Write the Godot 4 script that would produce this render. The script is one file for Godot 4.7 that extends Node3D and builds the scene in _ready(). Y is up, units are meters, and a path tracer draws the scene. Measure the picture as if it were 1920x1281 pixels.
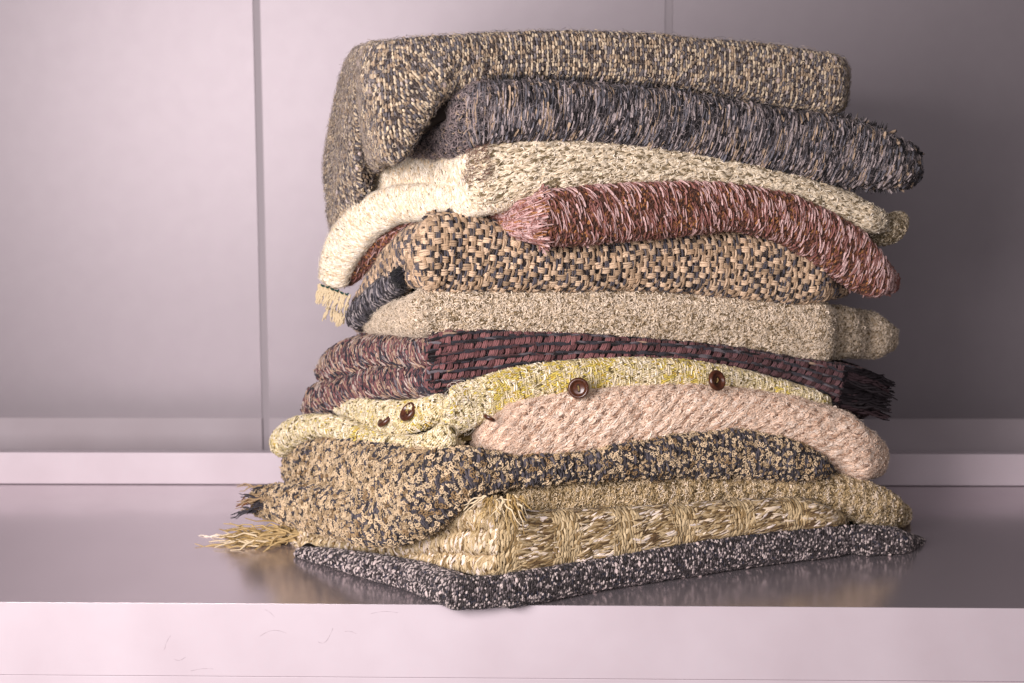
extends Node3D

const CAM_HEIGHT := 0.428
var rng := RandomNumberGenerator.new()
var noise := FastNoiseLite.new()
var st := {}
var sw := {}
var yarn_mesh := {}
var wool: StandardMaterial3D
var silk: StandardMaterial3D
var tris := 0
var copies := 0


func _ready() -> void:
	# ---- camera
	var camera := Camera3D.new()
	camera.name = "camera"
	add_child(camera)
	camera.position = Vector3(0, CAM_HEIGHT, 0)
	camera.rotation = Vector3(-atan(440.0 / 3000.0), 0, 0)
	var lens := CameraAttributesPhysical.new()
	lens.frustum_focal_length = 56.2
	lens.frustum_focus_distance = 1.44
	lens.frustum_near = 0.05
	lens.frustum_far = 30.0
	lens.exposure_aperture = 6.5
	lens.exposure_shutter_speed = 100.0
	camera.attributes = lens
	camera.fov = 24.1
	camera.near = 0.05
	camera.far = 30.0
	camera.current = true
	# ---- surroundings: an even, dim studio
	var env := Environment.new()
	env.background_mode = Environment.BG_COLOR
	env.background_color = Color(0.07, 0.063, 0.067).linear_to_srgb()
	env.tonemap_mode = Environment.TONE_MAPPER_LINEAR
	env.tonemap_exposure = 1.0
	env.sdfgi_enabled = true
	env.ssao_enabled = true
	env.ssil_enabled = true
	var we := WorldEnvironment.new()
	we.name = "studio"
	we.environment = env
	add_child(we)
	# ---- a softbox at the left and a large, weaker window-like light from the front, both out of the picture
	var key := AreaLight3D.new()
	key.name = "softbox_light"
	key.area_size = Vector2(0.60, 0.60)
	key.light_energy = 2.4
	key.light_color = Color(1.0, 0.955, 0.955)
	key.shadow_enabled = true
	key.area_range = 8.0
	add_child(key)
	key.look_at_from_position(Vector3(-0.62, 0.47, -0.30), Vector3(-0.05, 0.20, -1.50))
	var soft := AreaLight3D.new()
	soft.name = "front_light"
	soft.area_size = Vector2(1.4, 0.9)
	soft.light_energy = 1.25
	soft.light_color = Color(1.0, 0.96, 0.965)
	soft.shadow_enabled = true
	soft.area_range = 8.0
	add_child(soft)
	soft.look_at_from_position(Vector3(-0.12, 0.85, 0.30), Vector3(0.0, 0.20, -1.60))

	rng.seed = 20240611
	noise.seed = 7
	noise.noise_type = FastNoiseLite.TYPE_SIMPLEX_SMOOTH
	noise.frequency = 1.0
	make_materials()
	make_yarn_meshes()
	stations()
	build_setting()
	build_cloths()
	print("triangles ", tris, " copies ", copies)


func stations() -> void:
	st.tweed = [7, 23, [
		[Vector3(-0.1700, 0.4803, -1.6700), Vector3(-0.1969, 0.3790, -1.6700), 0.006, 1, 0],
		[Vector3(-0.1642, 0.4823, -1.6300), Vector3(-0.1934, 0.3425, -1.6300), 0.006, 1, 0],
		[Vector3(-0.1596, 0.4833, -1.6000), Vector3(-0.1858, 0.3015, -1.6000), 0.006, 1, 0],
		[Vector3(-0.1531, 0.4831, -1.5500), Vector3(-0.1701, 0.3005, -1.5350), 0.008, 1, 0],
		[Vector3(-0.1486, 0.4830, -1.5200), Vector3(-0.1581, 0.3172, -1.5300), 0.008, 1, 0],
		[Vector3(-0.1452, 0.4833, -1.5000), Vector3(-0.1436, 0.3444, -1.5000), 0.01, 1, 0],
		[Vector3(-0.1413, 0.4828, -1.4750), Vector3(-0.1386, 0.3672, -1.5250), 0.012, 1, 0],
		[Vector3(-0.1332, 0.4821, -1.4200), Vector3(-0.1241, 0.3811, -1.4080), 0.012, 1, 0],
		[Vector3(-0.1187, 0.4824, -1.3920), Vector3(-0.1110, 0.3805, -1.3720), 0.013, 1, 0],
		[Vector3(-0.1024, 0.4836, -1.3880), Vector3(-0.0914, 0.3834, -1.3660), 0.013, 1, 0],
		[Vector3(-0.0866, 0.4850, -1.3900), Vector3(-0.0809, 0.3985, -1.3740), 0.013, 1, 0],
		[Vector3(-0.0685, 0.4865, -1.3940), Vector3(-0.0662, 0.4219, -1.3840), 0.013, 1, 0],
		[Vector3(-0.0459, 0.4887, -1.4020), Vector3(-0.0508, 0.4392, -1.4020), 0.013, 1, 0],
		[Vector3(-0.0047, 0.4922, -1.4296), Vector3(-0.0047, 0.4506, -1.4296), 0.013, 1, 0],
		[Vector3(0.0426, 0.4939, -1.4461), Vector3(0.0428, 0.4518, -1.4461), 0.013, 1, 0],
		[Vector3(0.0910, 0.4941, -1.4626), Vector3(0.0914, 0.4511, -1.4626), 0.013, 1, 0],
		[Vector3(0.1406, 0.4925, -1.4790), Vector3(0.1412, 0.4485, -1.4790), 0.013, 1, 0],
		[Vector3(0.1759, 0.4892, -1.4906), Vector3(0.1767, 0.4448, -1.4906), 0.013, 1, 0],
		[Vector3(0.2170, 0.4868, -1.5038), Vector3(0.2180, 0.4371, -1.5038), 0.013, 1, 0],
		[Vector3(0.2588, 0.4834, -1.5170), Vector3(0.2601, 0.4292, -1.5170), 0.013, 1, 0],
		[Vector3(0.2907, 0.4788, -1.5269), Vector3(0.2921, 0.4258, -1.5269), 0.013, 1, 0],
		[Vector3(0.3111, 0.4761, -1.5332), Vector3(0.3126, 0.4237, -1.5332), 0.013, 1, 0],
		[Vector3(0.3243, 0.4742, -1.5700), Vector3(0.3253, 0.4252, -1.5700), 0.011, 1, 0],
		[Vector3(0.3341, 0.4746, -1.6200), Vector3(0.3345, 0.4261, -1.6200), 0.011, 1, 0],
		[Vector3(0.3340, 0.4708, -1.7800), Vector3(0.3340, 0.4257, -1.7800), 0.012, 1, 0],
		[Vector3(0.2281, 0.4720, -1.7800), Vector3(0.2281, 0.4230, -1.7800), 0.012, 1, 0],
		[Vector3(0.1021, 0.4735, -1.7800), Vector3(0.1021, 0.4199, -1.7800), 0.012, 1, 0],
		[Vector3(-0.0239, 0.4749, -1.7800), Vector3(-0.0239, 0.4168, -1.7800), 0.012, 1, 0],
		[Vector3(-0.1096, 0.4759, -1.7800), Vector3(-0.1096, 0.4147, -1.7800), 0.012, 1, 0]]]
	sw.tweed = []
	st.charcoal = [3, 15, [
		[Vector3(-0.0866, 0.4258, -1.5000), Vector3(-0.1034, 0.3830, -1.5000), 0.008, 1, 0],
		[Vector3(-0.0690, 0.4395, -1.4450), Vector3(-0.0814, 0.3842, -1.4450), 0.01, 2, 0.4],
		[Vector3(-0.0483, 0.4475, -1.4120), Vector3(-0.0561, 0.3866, -1.4120), 0.012, 1, 0],
		[Vector3(-0.0285, 0.4478, -1.3966), Vector3(-0.0287, 0.3971, -1.3966), 0.02, 1, 0],
		[Vector3(-0.0046, 0.4493, -1.4070), Vector3(-0.0047, 0.3978, -1.4070), 0.02, 1, 0],
		[Vector3(0.0662, 0.4479, -1.4370), Vector3(0.0666, 0.3981, -1.4370), 0.02, 1, 0],
		[Vector3(0.1151, 0.4444, -1.4570), Vector3(0.1157, 0.3920, -1.4570), 0.02, 1, 0],
		[Vector3(0.1654, 0.4388, -1.4770), Vector3(0.1664, 0.3827, -1.4770), 0.02, 1, 0],
		[Vector3(0.2172, 0.4312, -1.4970), Vector3(0.2184, 0.3727, -1.4970), 0.02, 1, 0],
		[Vector3(0.2703, 0.4233, -1.5170), Vector3(0.2719, 0.3625, -1.5170), 0.02, 1, 0],
		[Vector3(0.3193, 0.4172, -1.5350), Vector3(0.3212, 0.3546, -1.5350), 0.02, 1, 0],
		[Vector3(0.3527, 0.4080, -1.5470), Vector3(0.3546, 0.3520, -1.5470), 0.02, 1, 0],
		[Vector3(0.3783, 0.3977, -1.5560), Vector3(0.3799, 0.3515, -1.5560), 0.02, 1, 0],
		[Vector3(0.3933, 0.3912, -1.5720), Vector3(0.3937, 0.3518, -1.5720), 0.016, 1, 0],
		[Vector3(0.4036, 0.3884, -1.6000), Vector3(0.4039, 0.3515, -1.6000), 0.016, 1, 0],
		[Vector3(0.4176, 0.3859, -1.6600), Vector3(0.4179, 0.3497, -1.6600), 0.012, 1, 0],
		[Vector3(0.4175, 0.3835, -1.7800), Vector3(0.4175, 0.3511, -1.7800), 0.012, 1, 0],
		[Vector3(0.3116, 0.3918, -1.7800), Vector3(0.3116, 0.3581, -1.7800), 0.012, 1, 0],
		[Vector3(0.1855, 0.4018, -1.7800), Vector3(0.1855, 0.3664, -1.7800), 0.012, 1, 0],
		[Vector3(0.0595, 0.4118, -1.7800), Vector3(0.0595, 0.3747, -1.7800), 0.012, 1, 0],
		[Vector3(-0.0263, 0.4186, -1.7800), Vector3(-0.0263, 0.3804, -1.7800), 0.012, 1, 0]]]
	sw.charcoal = []
	st.cream = [3, 13, [
		[Vector3(-0.1465, 0.3642, -1.6000), Vector3(-0.1511, 0.3367, -1.6000), 0.012, 1, 0],
		[Vector3(-0.1377, 0.3713, -1.5500), Vector3(-0.1392, 0.3395, -1.5500), 0.014, 1, 0],
		[Vector3(-0.0987, 0.3853, -1.4900), Vector3(-0.0991, 0.3479, -1.4900), 0.016, 1, 0],
		[Vector3(-0.0310, 0.3971, -1.4006), Vector3(-0.0312, 0.3378, -1.4006), 0.018, 1, 0],
		[Vector3(0.0187, 0.3986, -1.4160), Vector3(0.0188, 0.3472, -1.4160), 0.018, 1, 0],
		[Vector3(0.0666, 0.3981, -1.4370), Vector3(0.0669, 0.3517, -1.4370), 0.018, 1, 0],
		[Vector3(0.1158, 0.3948, -1.4580), Vector3(0.1163, 0.3544, -1.4580), 0.018, 1, 0],
		[Vector3(0.1665, 0.3895, -1.4790), Vector3(0.1671, 0.3543, -1.4790), 0.018, 1, 0],
		[Vector3(0.2187, 0.3801, -1.5000), Vector3(0.2194, 0.3473, -1.5000), 0.018, 1, 0],
		[Vector3(0.2725, 0.3653, -1.5210), Vector3(0.2733, 0.3351, -1.5210), 0.018, 1, 0],
		[Vector3(0.3224, 0.3483, -1.5399), Vector3(0.3235, 0.3124, -1.5399), 0.018, 1, 0],
		[Vector3(0.3507, 0.3364, -1.5504), Vector3(0.3517, 0.3054, -1.5504), 0.018, 1, 0],
		[Vector3(0.3701, 0.3259, -1.5700), Vector3(0.3687, 0.3060, -1.5700), 0.012, 1, 0],
		[Vector3(0.3823, 0.3202, -1.6400), Vector3(0.3829, 0.3027, -1.6400), 0.012, 1, 0],
		[Vector3(0.3811, 0.3180, -1.7800), Vector3(0.3811, 0.3041, -1.7800), 0.012, 1, 0],
		[Vector3(0.2701, 0.3272, -1.7800), Vector3(0.2701, 0.3112, -1.7800), 0.012, 1, 0],
		[Vector3(0.1379, 0.3382, -1.7800), Vector3(0.1379, 0.3197, -1.7800), 0.012, 1, 0],
		[Vector3(0.0057, 0.3492, -1.7800), Vector3(0.0057, 0.3282, -1.7800), 0.012, 1, 0],
		[Vector3(-0.0842, 0.3567, -1.7800), Vector3(-0.0842, 0.3339, -1.7800), 0.012, 1, 0]]]
	sw.cream = [[[Vector3(0.0243, 0.3524, -1.4600), 0.0049, 0.008], [Vector3(-0.0047, 0.3495, -1.4250), 0.0105, 0.009], [Vector3(-0.0330, 0.3470, -1.4180), 0.0142, 0.011], [Vector3(-0.0678, 0.3440, -1.4550), 0.0150, 0.011], [Vector3(-0.1094, 0.3387, -1.4950), 0.0164, 0.012], [Vector3(-0.1393, 0.3220, -1.5200), 0.0187, 0.012], [Vector3(-0.1620, 0.2960, -1.5400), 0.0195, 0.012], [Vector3(-0.1732, 0.2733, -1.5500), 0.0170, 0.011], [Vector3(-0.1760, 0.2542, -1.5530), 0.0145, 0.008]],
		[[Vector3(0.3415, 0.3068, -1.6000), 0.0139, 0.016], [Vector3(0.3616, 0.3099, -1.5950), 0.0159, 0.018], [Vector3(0.3779, 0.3015, -1.6000), 0.0128, 0.016], [Vector3(0.3889, 0.3157, -1.6100), 0.0075, 0.01], [Vector3(0.3927, 0.3204, -1.6200), 0.0032, 0.006]]]
	st.rust = [4, 14, [
		[Vector3(-0.0607, 0.3271, -1.5200), Vector3(-0.0577, 0.3210, -1.5200), 0.004, 1, 0],
		[Vector3(-0.0332, 0.3332, -1.4650), Vector3(-0.0313, 0.3185, -1.4650), 0.008, 2, 0.6],
		[Vector3(-0.0071, 0.3407, -1.4300), Vector3(-0.0048, 0.3130, -1.4300), 0.012, 2, 0.9],
		[Vector3(0.0117, 0.3487, -1.4050), Vector3(0.0141, 0.3099, -1.4050), 0.014, 2, 0.5],
		[Vector3(0.0233, 0.3528, -1.3991), Vector3(0.0234, 0.3085, -1.3991), 0.018, 1, 0],
		[Vector3(0.0660, 0.3564, -1.4189), Vector3(0.0663, 0.3059, -1.4189), 0.018, 1, 0],
		[Vector3(0.1149, 0.3586, -1.4409), Vector3(0.1154, 0.3088, -1.4409), 0.018, 1, 0],
		[Vector3(0.1652, 0.3595, -1.4629), Vector3(0.1660, 0.3119, -1.4629), 0.018, 1, 0],
		[Vector3(0.2170, 0.3565, -1.4849), Vector3(0.2179, 0.3146, -1.4849), 0.018, 1, 0],
		[Vector3(0.2597, 0.3482, -1.5025), Vector3(0.2608, 0.3032, -1.5025), 0.018, 1, 0],
		[Vector3(0.3036, 0.3321, -1.5201), Vector3(0.3053, 0.2742, -1.5201), 0.018, 1, 0],
		[Vector3(0.3374, 0.3139, -1.5333), Vector3(0.3394, 0.2502, -1.5333), 0.018, 1, 0],
		[Vector3(0.3607, 0.2906, -1.5421), Vector3(0.3622, 0.2455, -1.5421), 0.018, 1, 0],
		[Vector3(0.3830, 0.2634, -1.5800), Vector3(0.3826, 0.2469, -1.5800), 0.01, 1, 0],
		[Vector3(0.3991, 0.2550, -1.6600), Vector3(0.3986, 0.2377, -1.6600), 0.01, 1, 0],
		[Vector3(0.4007, 0.2539, -1.7800), Vector3(0.4007, 0.2410, -1.7800), 0.012, 1, 0],
		[Vector3(0.3041, 0.2690, -1.7800), Vector3(0.3041, 0.2585, -1.7800), 0.012, 1, 0],
		[Vector3(0.1892, 0.2871, -1.7800), Vector3(0.1892, 0.2794, -1.7800), 0.012, 1, 0],
		[Vector3(0.0742, 0.3051, -1.7800), Vector3(0.0742, 0.3002, -1.7800), 0.012, 1, 0],
		[Vector3(-0.0040, 0.3173, -1.7800), Vector3(-0.0040, 0.3143, -1.7800), 0.012, 1, 0]]]
	sw.rust = [[[Vector3(-0.0397, 0.3281, -1.4900), 0.0050, 0.008], [Vector3(-0.0800, 0.3234, -1.5000), 0.0070, 0.01], [Vector3(-0.1145, 0.3095, -1.5250), 0.0122, 0.012], [Vector3(-0.1394, 0.2893, -1.5450), 0.0124, 0.012], [Vector3(-0.1593, 0.2681, -1.5600), 0.0114, 0.011], [Vector3(-0.1683, 0.2575, -1.5700), 0.0073, 0.008]]]
	st.basket = [4, 17, [
		[Vector3(-0.1591, 0.2394, -1.5800), Vector3(-0.1622, 0.2062, -1.5800), 0.008, 1, 0],
		[Vector3(-0.1466, 0.2572, -1.5400), Vector3(-0.1533, 0.2191, -1.5400), 0.01, 1, 0],
		[Vector3(-0.1270, 0.2903, -1.4900), Vector3(-0.1311, 0.2441, -1.4900), 0.01, 1, 0],
		[Vector3(-0.1051, 0.3176, -1.4450), Vector3(-0.1056, 0.2682, -1.4450), 0.014, 1, 0],
		[Vector3(-0.0788, 0.3328, -1.3920), Vector3(-0.0794, 0.2684, -1.3920), 0.02, 1, 0],
		[Vector3(-0.0514, 0.3339, -1.4034), Vector3(-0.0518, 0.2657, -1.4034), 0.02, 1, 0],
		[Vector3(-0.0282, 0.3314, -1.4129), Vector3(-0.0284, 0.2646, -1.4129), 0.02, 1, 0],
		[Vector3(0.0191, 0.3129, -1.4319), Vector3(0.0192, 0.2624, -1.4319), 0.02, 1, 0],
		[Vector3(0.0678, 0.3055, -1.4509), Vector3(0.0681, 0.2612, -1.4509), 0.02, 1, 0],
		[Vector3(0.1177, 0.3098, -1.4699), Vector3(0.1183, 0.2595, -1.4699), 0.02, 1, 0],
		[Vector3(0.1689, 0.3123, -1.4889), Vector3(0.1698, 0.2543, -1.4889), 0.02, 1, 0],
		[Vector3(0.2214, 0.3088, -1.5079), Vector3(0.2227, 0.2465, -1.5079), 0.02, 1, 0],
		[Vector3(0.2754, 0.2961, -1.5269), Vector3(0.2769, 0.2395, -1.5269), 0.02, 1, 0],
		[Vector3(0.3030, 0.2860, -1.5364), Vector3(0.3043, 0.2405, -1.5364), 0.02, 1, 0],
		[Vector3(0.3146, 0.2796, -1.5600), Vector3(0.3152, 0.2397, -1.5600), 0.012, 1, 0],
		[Vector3(0.3203, 0.2761, -1.5750), Vector3(0.3214, 0.2400, -1.5750), 0.012, 1, 0],
		[Vector3(0.3342, 0.2682, -1.5850), Vector3(0.3340, 0.2410, -1.5850), 0.012, 1, 0],
		[Vector3(0.3502, 0.2600, -1.6500), Vector3(0.3498, 0.2355, -1.6500), 0.012, 1, 0],
		[Vector3(0.3498, 0.2551, -1.7800), Vector3(0.3498, 0.2343, -1.7800), 0.012, 1, 0],
		[Vector3(0.2429, 0.2508, -1.7800), Vector3(0.2429, 0.2282, -1.7800), 0.012, 1, 0],
		[Vector3(0.1155, 0.2457, -1.7800), Vector3(0.1155, 0.2209, -1.7800), 0.012, 1, 0],
		[Vector3(-0.0118, 0.2405, -1.7800), Vector3(-0.0118, 0.2135, -1.7800), 0.012, 1, 0],
		[Vector3(-0.0983, 0.2371, -1.7800), Vector3(-0.0983, 0.2086, -1.7800), 0.012, 1, 0]]]
	sw.basket = [[[Vector3(-0.0892, 0.2804, -1.4400), 0.0082, 0.009], [Vector3(-0.1053, 0.2693, -1.4620), 0.0102, 0.01], [Vector3(-0.1260, 0.2517, -1.4900), 0.0109, 0.01], [Vector3(-0.1422, 0.2352, -1.5120), 0.0106, 0.01], [Vector3(-0.1523, 0.2236, -1.5300), 0.0087, 0.009]]]
	st.beigeloop = [2, 18, [
		[Vector3(-0.1399, 0.2298, -1.5300), Vector3(-0.1452, 0.2143, -1.5300), 0.01, 2, 0.7],
		[Vector3(-0.1167, 0.2478, -1.4600), Vector3(-0.1219, 0.2221, -1.4600), 0.014, 2, 0.9],
		[Vector3(-0.0864, 0.2655, -1.3930), Vector3(-0.0868, 0.2296, -1.3930), 0.013, 1, 0],
		[Vector3(-0.0519, 0.2656, -1.4080), Vector3(-0.0522, 0.2260, -1.4080), 0.013, 1, 0],
		[Vector3(0.0193, 0.2627, -1.4380), Vector3(0.0194, 0.2203, -1.4380), 0.013, 1, 0],
		[Vector3(0.0685, 0.2599, -1.4580), Vector3(0.0688, 0.2159, -1.4580), 0.013, 1, 0],
		[Vector3(0.1190, 0.2576, -1.4780), Vector3(0.1195, 0.2100, -1.4780), 0.013, 1, 0],
		[Vector3(0.1708, 0.2543, -1.4980), Vector3(0.1717, 0.2024, -1.4980), 0.013, 1, 0],
		[Vector3(0.2241, 0.2489, -1.5180), Vector3(0.2253, 0.1942, -1.5180), 0.013, 1, 0],
		[Vector3(0.2788, 0.2423, -1.5380), Vector3(0.2803, 0.1849, -1.5380), 0.013, 1, 0],
		[Vector3(0.3083, 0.2390, -1.5486), Vector3(0.3100, 0.1789, -1.5486), 0.013, 1, 0],
		[Vector3(0.3163, 0.2359, -1.5650), Vector3(0.3180, 0.1774, -1.5650), 0.01, 1, 0],
		[Vector3(0.3267, 0.2284, -1.6000), Vector3(0.3272, 0.1751, -1.6000), 0.01, 1, 0],
		[Vector3(0.3483, 0.2256, -1.6050), Vector3(0.3488, 0.1754, -1.6050), 0.012, 1, 0],
		[Vector3(0.3581, 0.2208, -1.6250), Vector3(0.3597, 0.1733, -1.6250), 0.01, 1, 0],
		[Vector3(0.3675, 0.2183, -1.6450), Vector3(0.3691, 0.1691, -1.6450), 0.012, 1, 0],
		[Vector3(0.3904, 0.2132, -1.6500), Vector3(0.3909, 0.1671, -1.6500), 0.016, 1, 0],
		[Vector3(0.4105, 0.1965, -1.6900), Vector3(0.4103, 0.1701, -1.6900), 0.014, 1, 0],
		[Vector3(0.4215, 0.1897, -1.7400), Vector3(0.4212, 0.1642, -1.7400), 0.012, 1, 0],
		[Vector3(0.4190, 0.1873, -1.7800), Vector3(0.4190, 0.1662, -1.7800), 0.012, 1, 0],
		[Vector3(0.3011, 0.1957, -1.7800), Vector3(0.3011, 0.1767, -1.7800), 0.012, 1, 0],
		[Vector3(0.1608, 0.2058, -1.7800), Vector3(0.1608, 0.1892, -1.7800), 0.012, 1, 0],
		[Vector3(0.0205, 0.2158, -1.7800), Vector3(0.0205, 0.2018, -1.7800), 0.012, 1, 0],
		[Vector3(-0.0750, 0.2226, -1.7800), Vector3(-0.0750, 0.2103, -1.7800), 0.012, 1, 0]]]
	sw.beigeloop = []
	st.maroon = [3, 15, [
		[Vector3(-0.1888, 0.1867, -1.6100), Vector3(-0.2229, 0.1093, -1.6100), 0.016, 2, 1],
		[Vector3(-0.1776, 0.2005, -1.5600), Vector3(-0.2038, 0.1235, -1.5600), 0.018, 2, 1],
		[Vector3(-0.1295, 0.2182, -1.4800), Vector3(-0.1354, 0.1544, -1.4800), 0.018, 2, 1],
		[Vector3(-0.0740, 0.2291, -1.3900), Vector3(-0.0725, 0.1749, -1.3900), 0.018, 2, 0.75],
		[Vector3(-0.0518, 0.2307, -1.3990), Vector3(-0.0521, 0.1785, -1.3990), 0.012, 1, 0],
		[Vector3(-0.0285, 0.2293, -1.4090), Vector3(-0.0286, 0.1821, -1.4090), 0.012, 1, 0],
		[Vector3(0.0192, 0.2250, -1.4290), Vector3(0.0193, 0.1899, -1.4290), 0.012, 1, 0],
		[Vector3(0.0683, 0.2202, -1.4490), Vector3(0.0685, 0.1920, -1.4490), 0.012, 1, 0],
		[Vector3(0.1188, 0.2138, -1.4690), Vector3(0.1190, 0.1907, -1.4690), 0.012, 1, 0],
		[Vector3(0.1706, 0.2068, -1.4890), Vector3(0.1709, 0.1860, -1.4890), 0.012, 1, 0],
		[Vector3(0.2239, 0.1977, -1.5090), Vector3(0.2243, 0.1760, -1.5090), 0.012, 1, 0],
		[Vector3(0.2786, 0.1852, -1.5290), Vector3(0.2794, 0.1569, -1.5290), 0.012, 1, 0],
		[Vector3(0.3122, 0.1786, -1.5410), Vector3(0.3134, 0.1368, -1.5410), 0.012, 1, 0],
		[Vector3(0.3405, 0.1743, -1.5510), Vector3(0.3419, 0.1274, -1.5510), 0.012, 1, 0],
		[Vector3(0.3643, 0.1636, -1.6000), Vector3(0.3637, 0.1146, -1.6000), 0.008, 1, 0],
		[Vector3(0.3791, 0.1525, -1.6600), Vector3(0.3784, 0.1040, -1.6600), 0.008, 1, 0],
		[Vector3(0.3764, 0.1499, -1.7800), Vector3(0.3764, 0.1042, -1.7800), 0.012, 1, 0],
		[Vector3(0.2571, 0.1570, -1.7800), Vector3(0.2571, 0.1053, -1.7800), 0.012, 1, 0],
		[Vector3(0.1151, 0.1656, -1.7800), Vector3(0.1151, 0.1067, -1.7800), 0.012, 1, 0],
		[Vector3(-0.0269, 0.1741, -1.7800), Vector3(-0.0269, 0.1080, -1.7800), 0.012, 1, 0],
		[Vector3(-0.1234, 0.1799, -1.7800), Vector3(-0.1234, 0.1089, -1.7800), 0.012, 1, 0]]]
	sw.maroon = []
	st.yellow = [2, 13, [
		[Vector3(-0.1302, 0.1223, -1.6000), Vector3(-0.1305, 0.0974, -1.6000), 0.01, 1, 0],
		[Vector3(-0.0890, 0.1466, -1.5000), Vector3(-0.0842, 0.1077, -1.5000), 0.014, 1, 0],
		[Vector3(-0.0596, 0.1804, -1.3754), Vector3(-0.0599, 0.1329, -1.3754), 0.013, 1, 0],
		[Vector3(-0.0282, 0.1884, -1.3890), Vector3(-0.0283, 0.1473, -1.3890), 0.013, 1, 0],
		[Vector3(-0.0047, 0.1949, -1.3990), Vector3(-0.0047, 0.1569, -1.3990), 0.013, 1, 0],
		[Vector3(0.0190, 0.1980, -1.4090), Vector3(0.0191, 0.1627, -1.4090), 0.013, 1, 0],
		[Vector3(0.0675, 0.1996, -1.4290), Vector3(0.0677, 0.1683, -1.4290), 0.013, 1, 0],
		[Vector3(0.1174, 0.1984, -1.4490), Vector3(0.1177, 0.1686, -1.4490), 0.013, 1, 0],
		[Vector3(0.1686, 0.1933, -1.4690), Vector3(0.1690, 0.1681, -1.4690), 0.013, 1, 0],
		[Vector3(0.2213, 0.1814, -1.4890), Vector3(0.2218, 0.1605, -1.4890), 0.013, 1, 0],
		[Vector3(0.2757, 0.1636, -1.5090), Vector3(0.2761, 0.1465, -1.5090), 0.013, 1, 0],
		[Vector3(0.3034, 0.1545, -1.5190), Vector3(0.3038, 0.1389, -1.5190), 0.013, 1, 0],
		[Vector3(0.3160, 0.1452, -1.5500), Vector3(0.3153, 0.1330, -1.5500), 0.008, 1, 0],
		[Vector3(0.3292, 0.1308, -1.6200), Vector3(0.3284, 0.1196, -1.6200), 0.008, 1, 0],
		[Vector3(0.3308, 0.1264, -1.7800), Vector3(0.3308, 0.1187, -1.7800), 0.012, 1, 0],
		[Vector3(0.2343, 0.1247, -1.7800), Vector3(0.2343, 0.1141, -1.7800), 0.012, 1, 0],
		[Vector3(0.1195, 0.1226, -1.7800), Vector3(0.1195, 0.1085, -1.7800), 0.012, 1, 0],
		[Vector3(0.0047, 0.1204, -1.7800), Vector3(0.0047, 0.1030, -1.7800), 0.012, 1, 0],
		[Vector3(-0.0734, 0.1190, -1.7800), Vector3(-0.0734, 0.0992, -1.7800), 0.012, 1, 0]]]
	sw.yellow = [[[Vector3(-0.2384, 0.0825, -1.6000), 0.0117, 0.01], [Vector3(-0.2284, 0.0967, -1.5850), 0.0148, 0.012], [Vector3(-0.2109, 0.1117, -1.5600), 0.0125, 0.012], [Vector3(-0.1864, 0.1224, -1.5250), 0.0102, 0.01], [Vector3(-0.1625, 0.1259, -1.4950), 0.0095, 0.01], [Vector3(-0.1394, 0.1233, -1.4650), 0.0088, 0.01], [Vector3(-0.1175, 0.1225, -1.4400), 0.0077, 0.01], [Vector3(-0.0857, 0.1291, -1.4000), 0.0070, 0.01], [Vector3(-0.0631, 0.1387, -1.3750), 0.0092, 0.01], [Vector3(-0.0513, 0.1488, -1.3720), 0.0110, 0.01]],
		[[Vector3(-0.1733, 0.1394, -1.5500), 0.0062, 0.006], [Vector3(-0.1546, 0.1387, -1.5200), 0.0122, 0.008], [Vector3(-0.1301, 0.1401, -1.4750), 0.0147, 0.008], [Vector3(-0.1022, 0.1464, -1.4350), 0.0153, 0.008], [Vector3(-0.0762, 0.1572, -1.4050), 0.0126, 0.008], [Vector3(-0.0587, 0.1691, -1.3850), 0.0102, 0.01]]]
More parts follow.
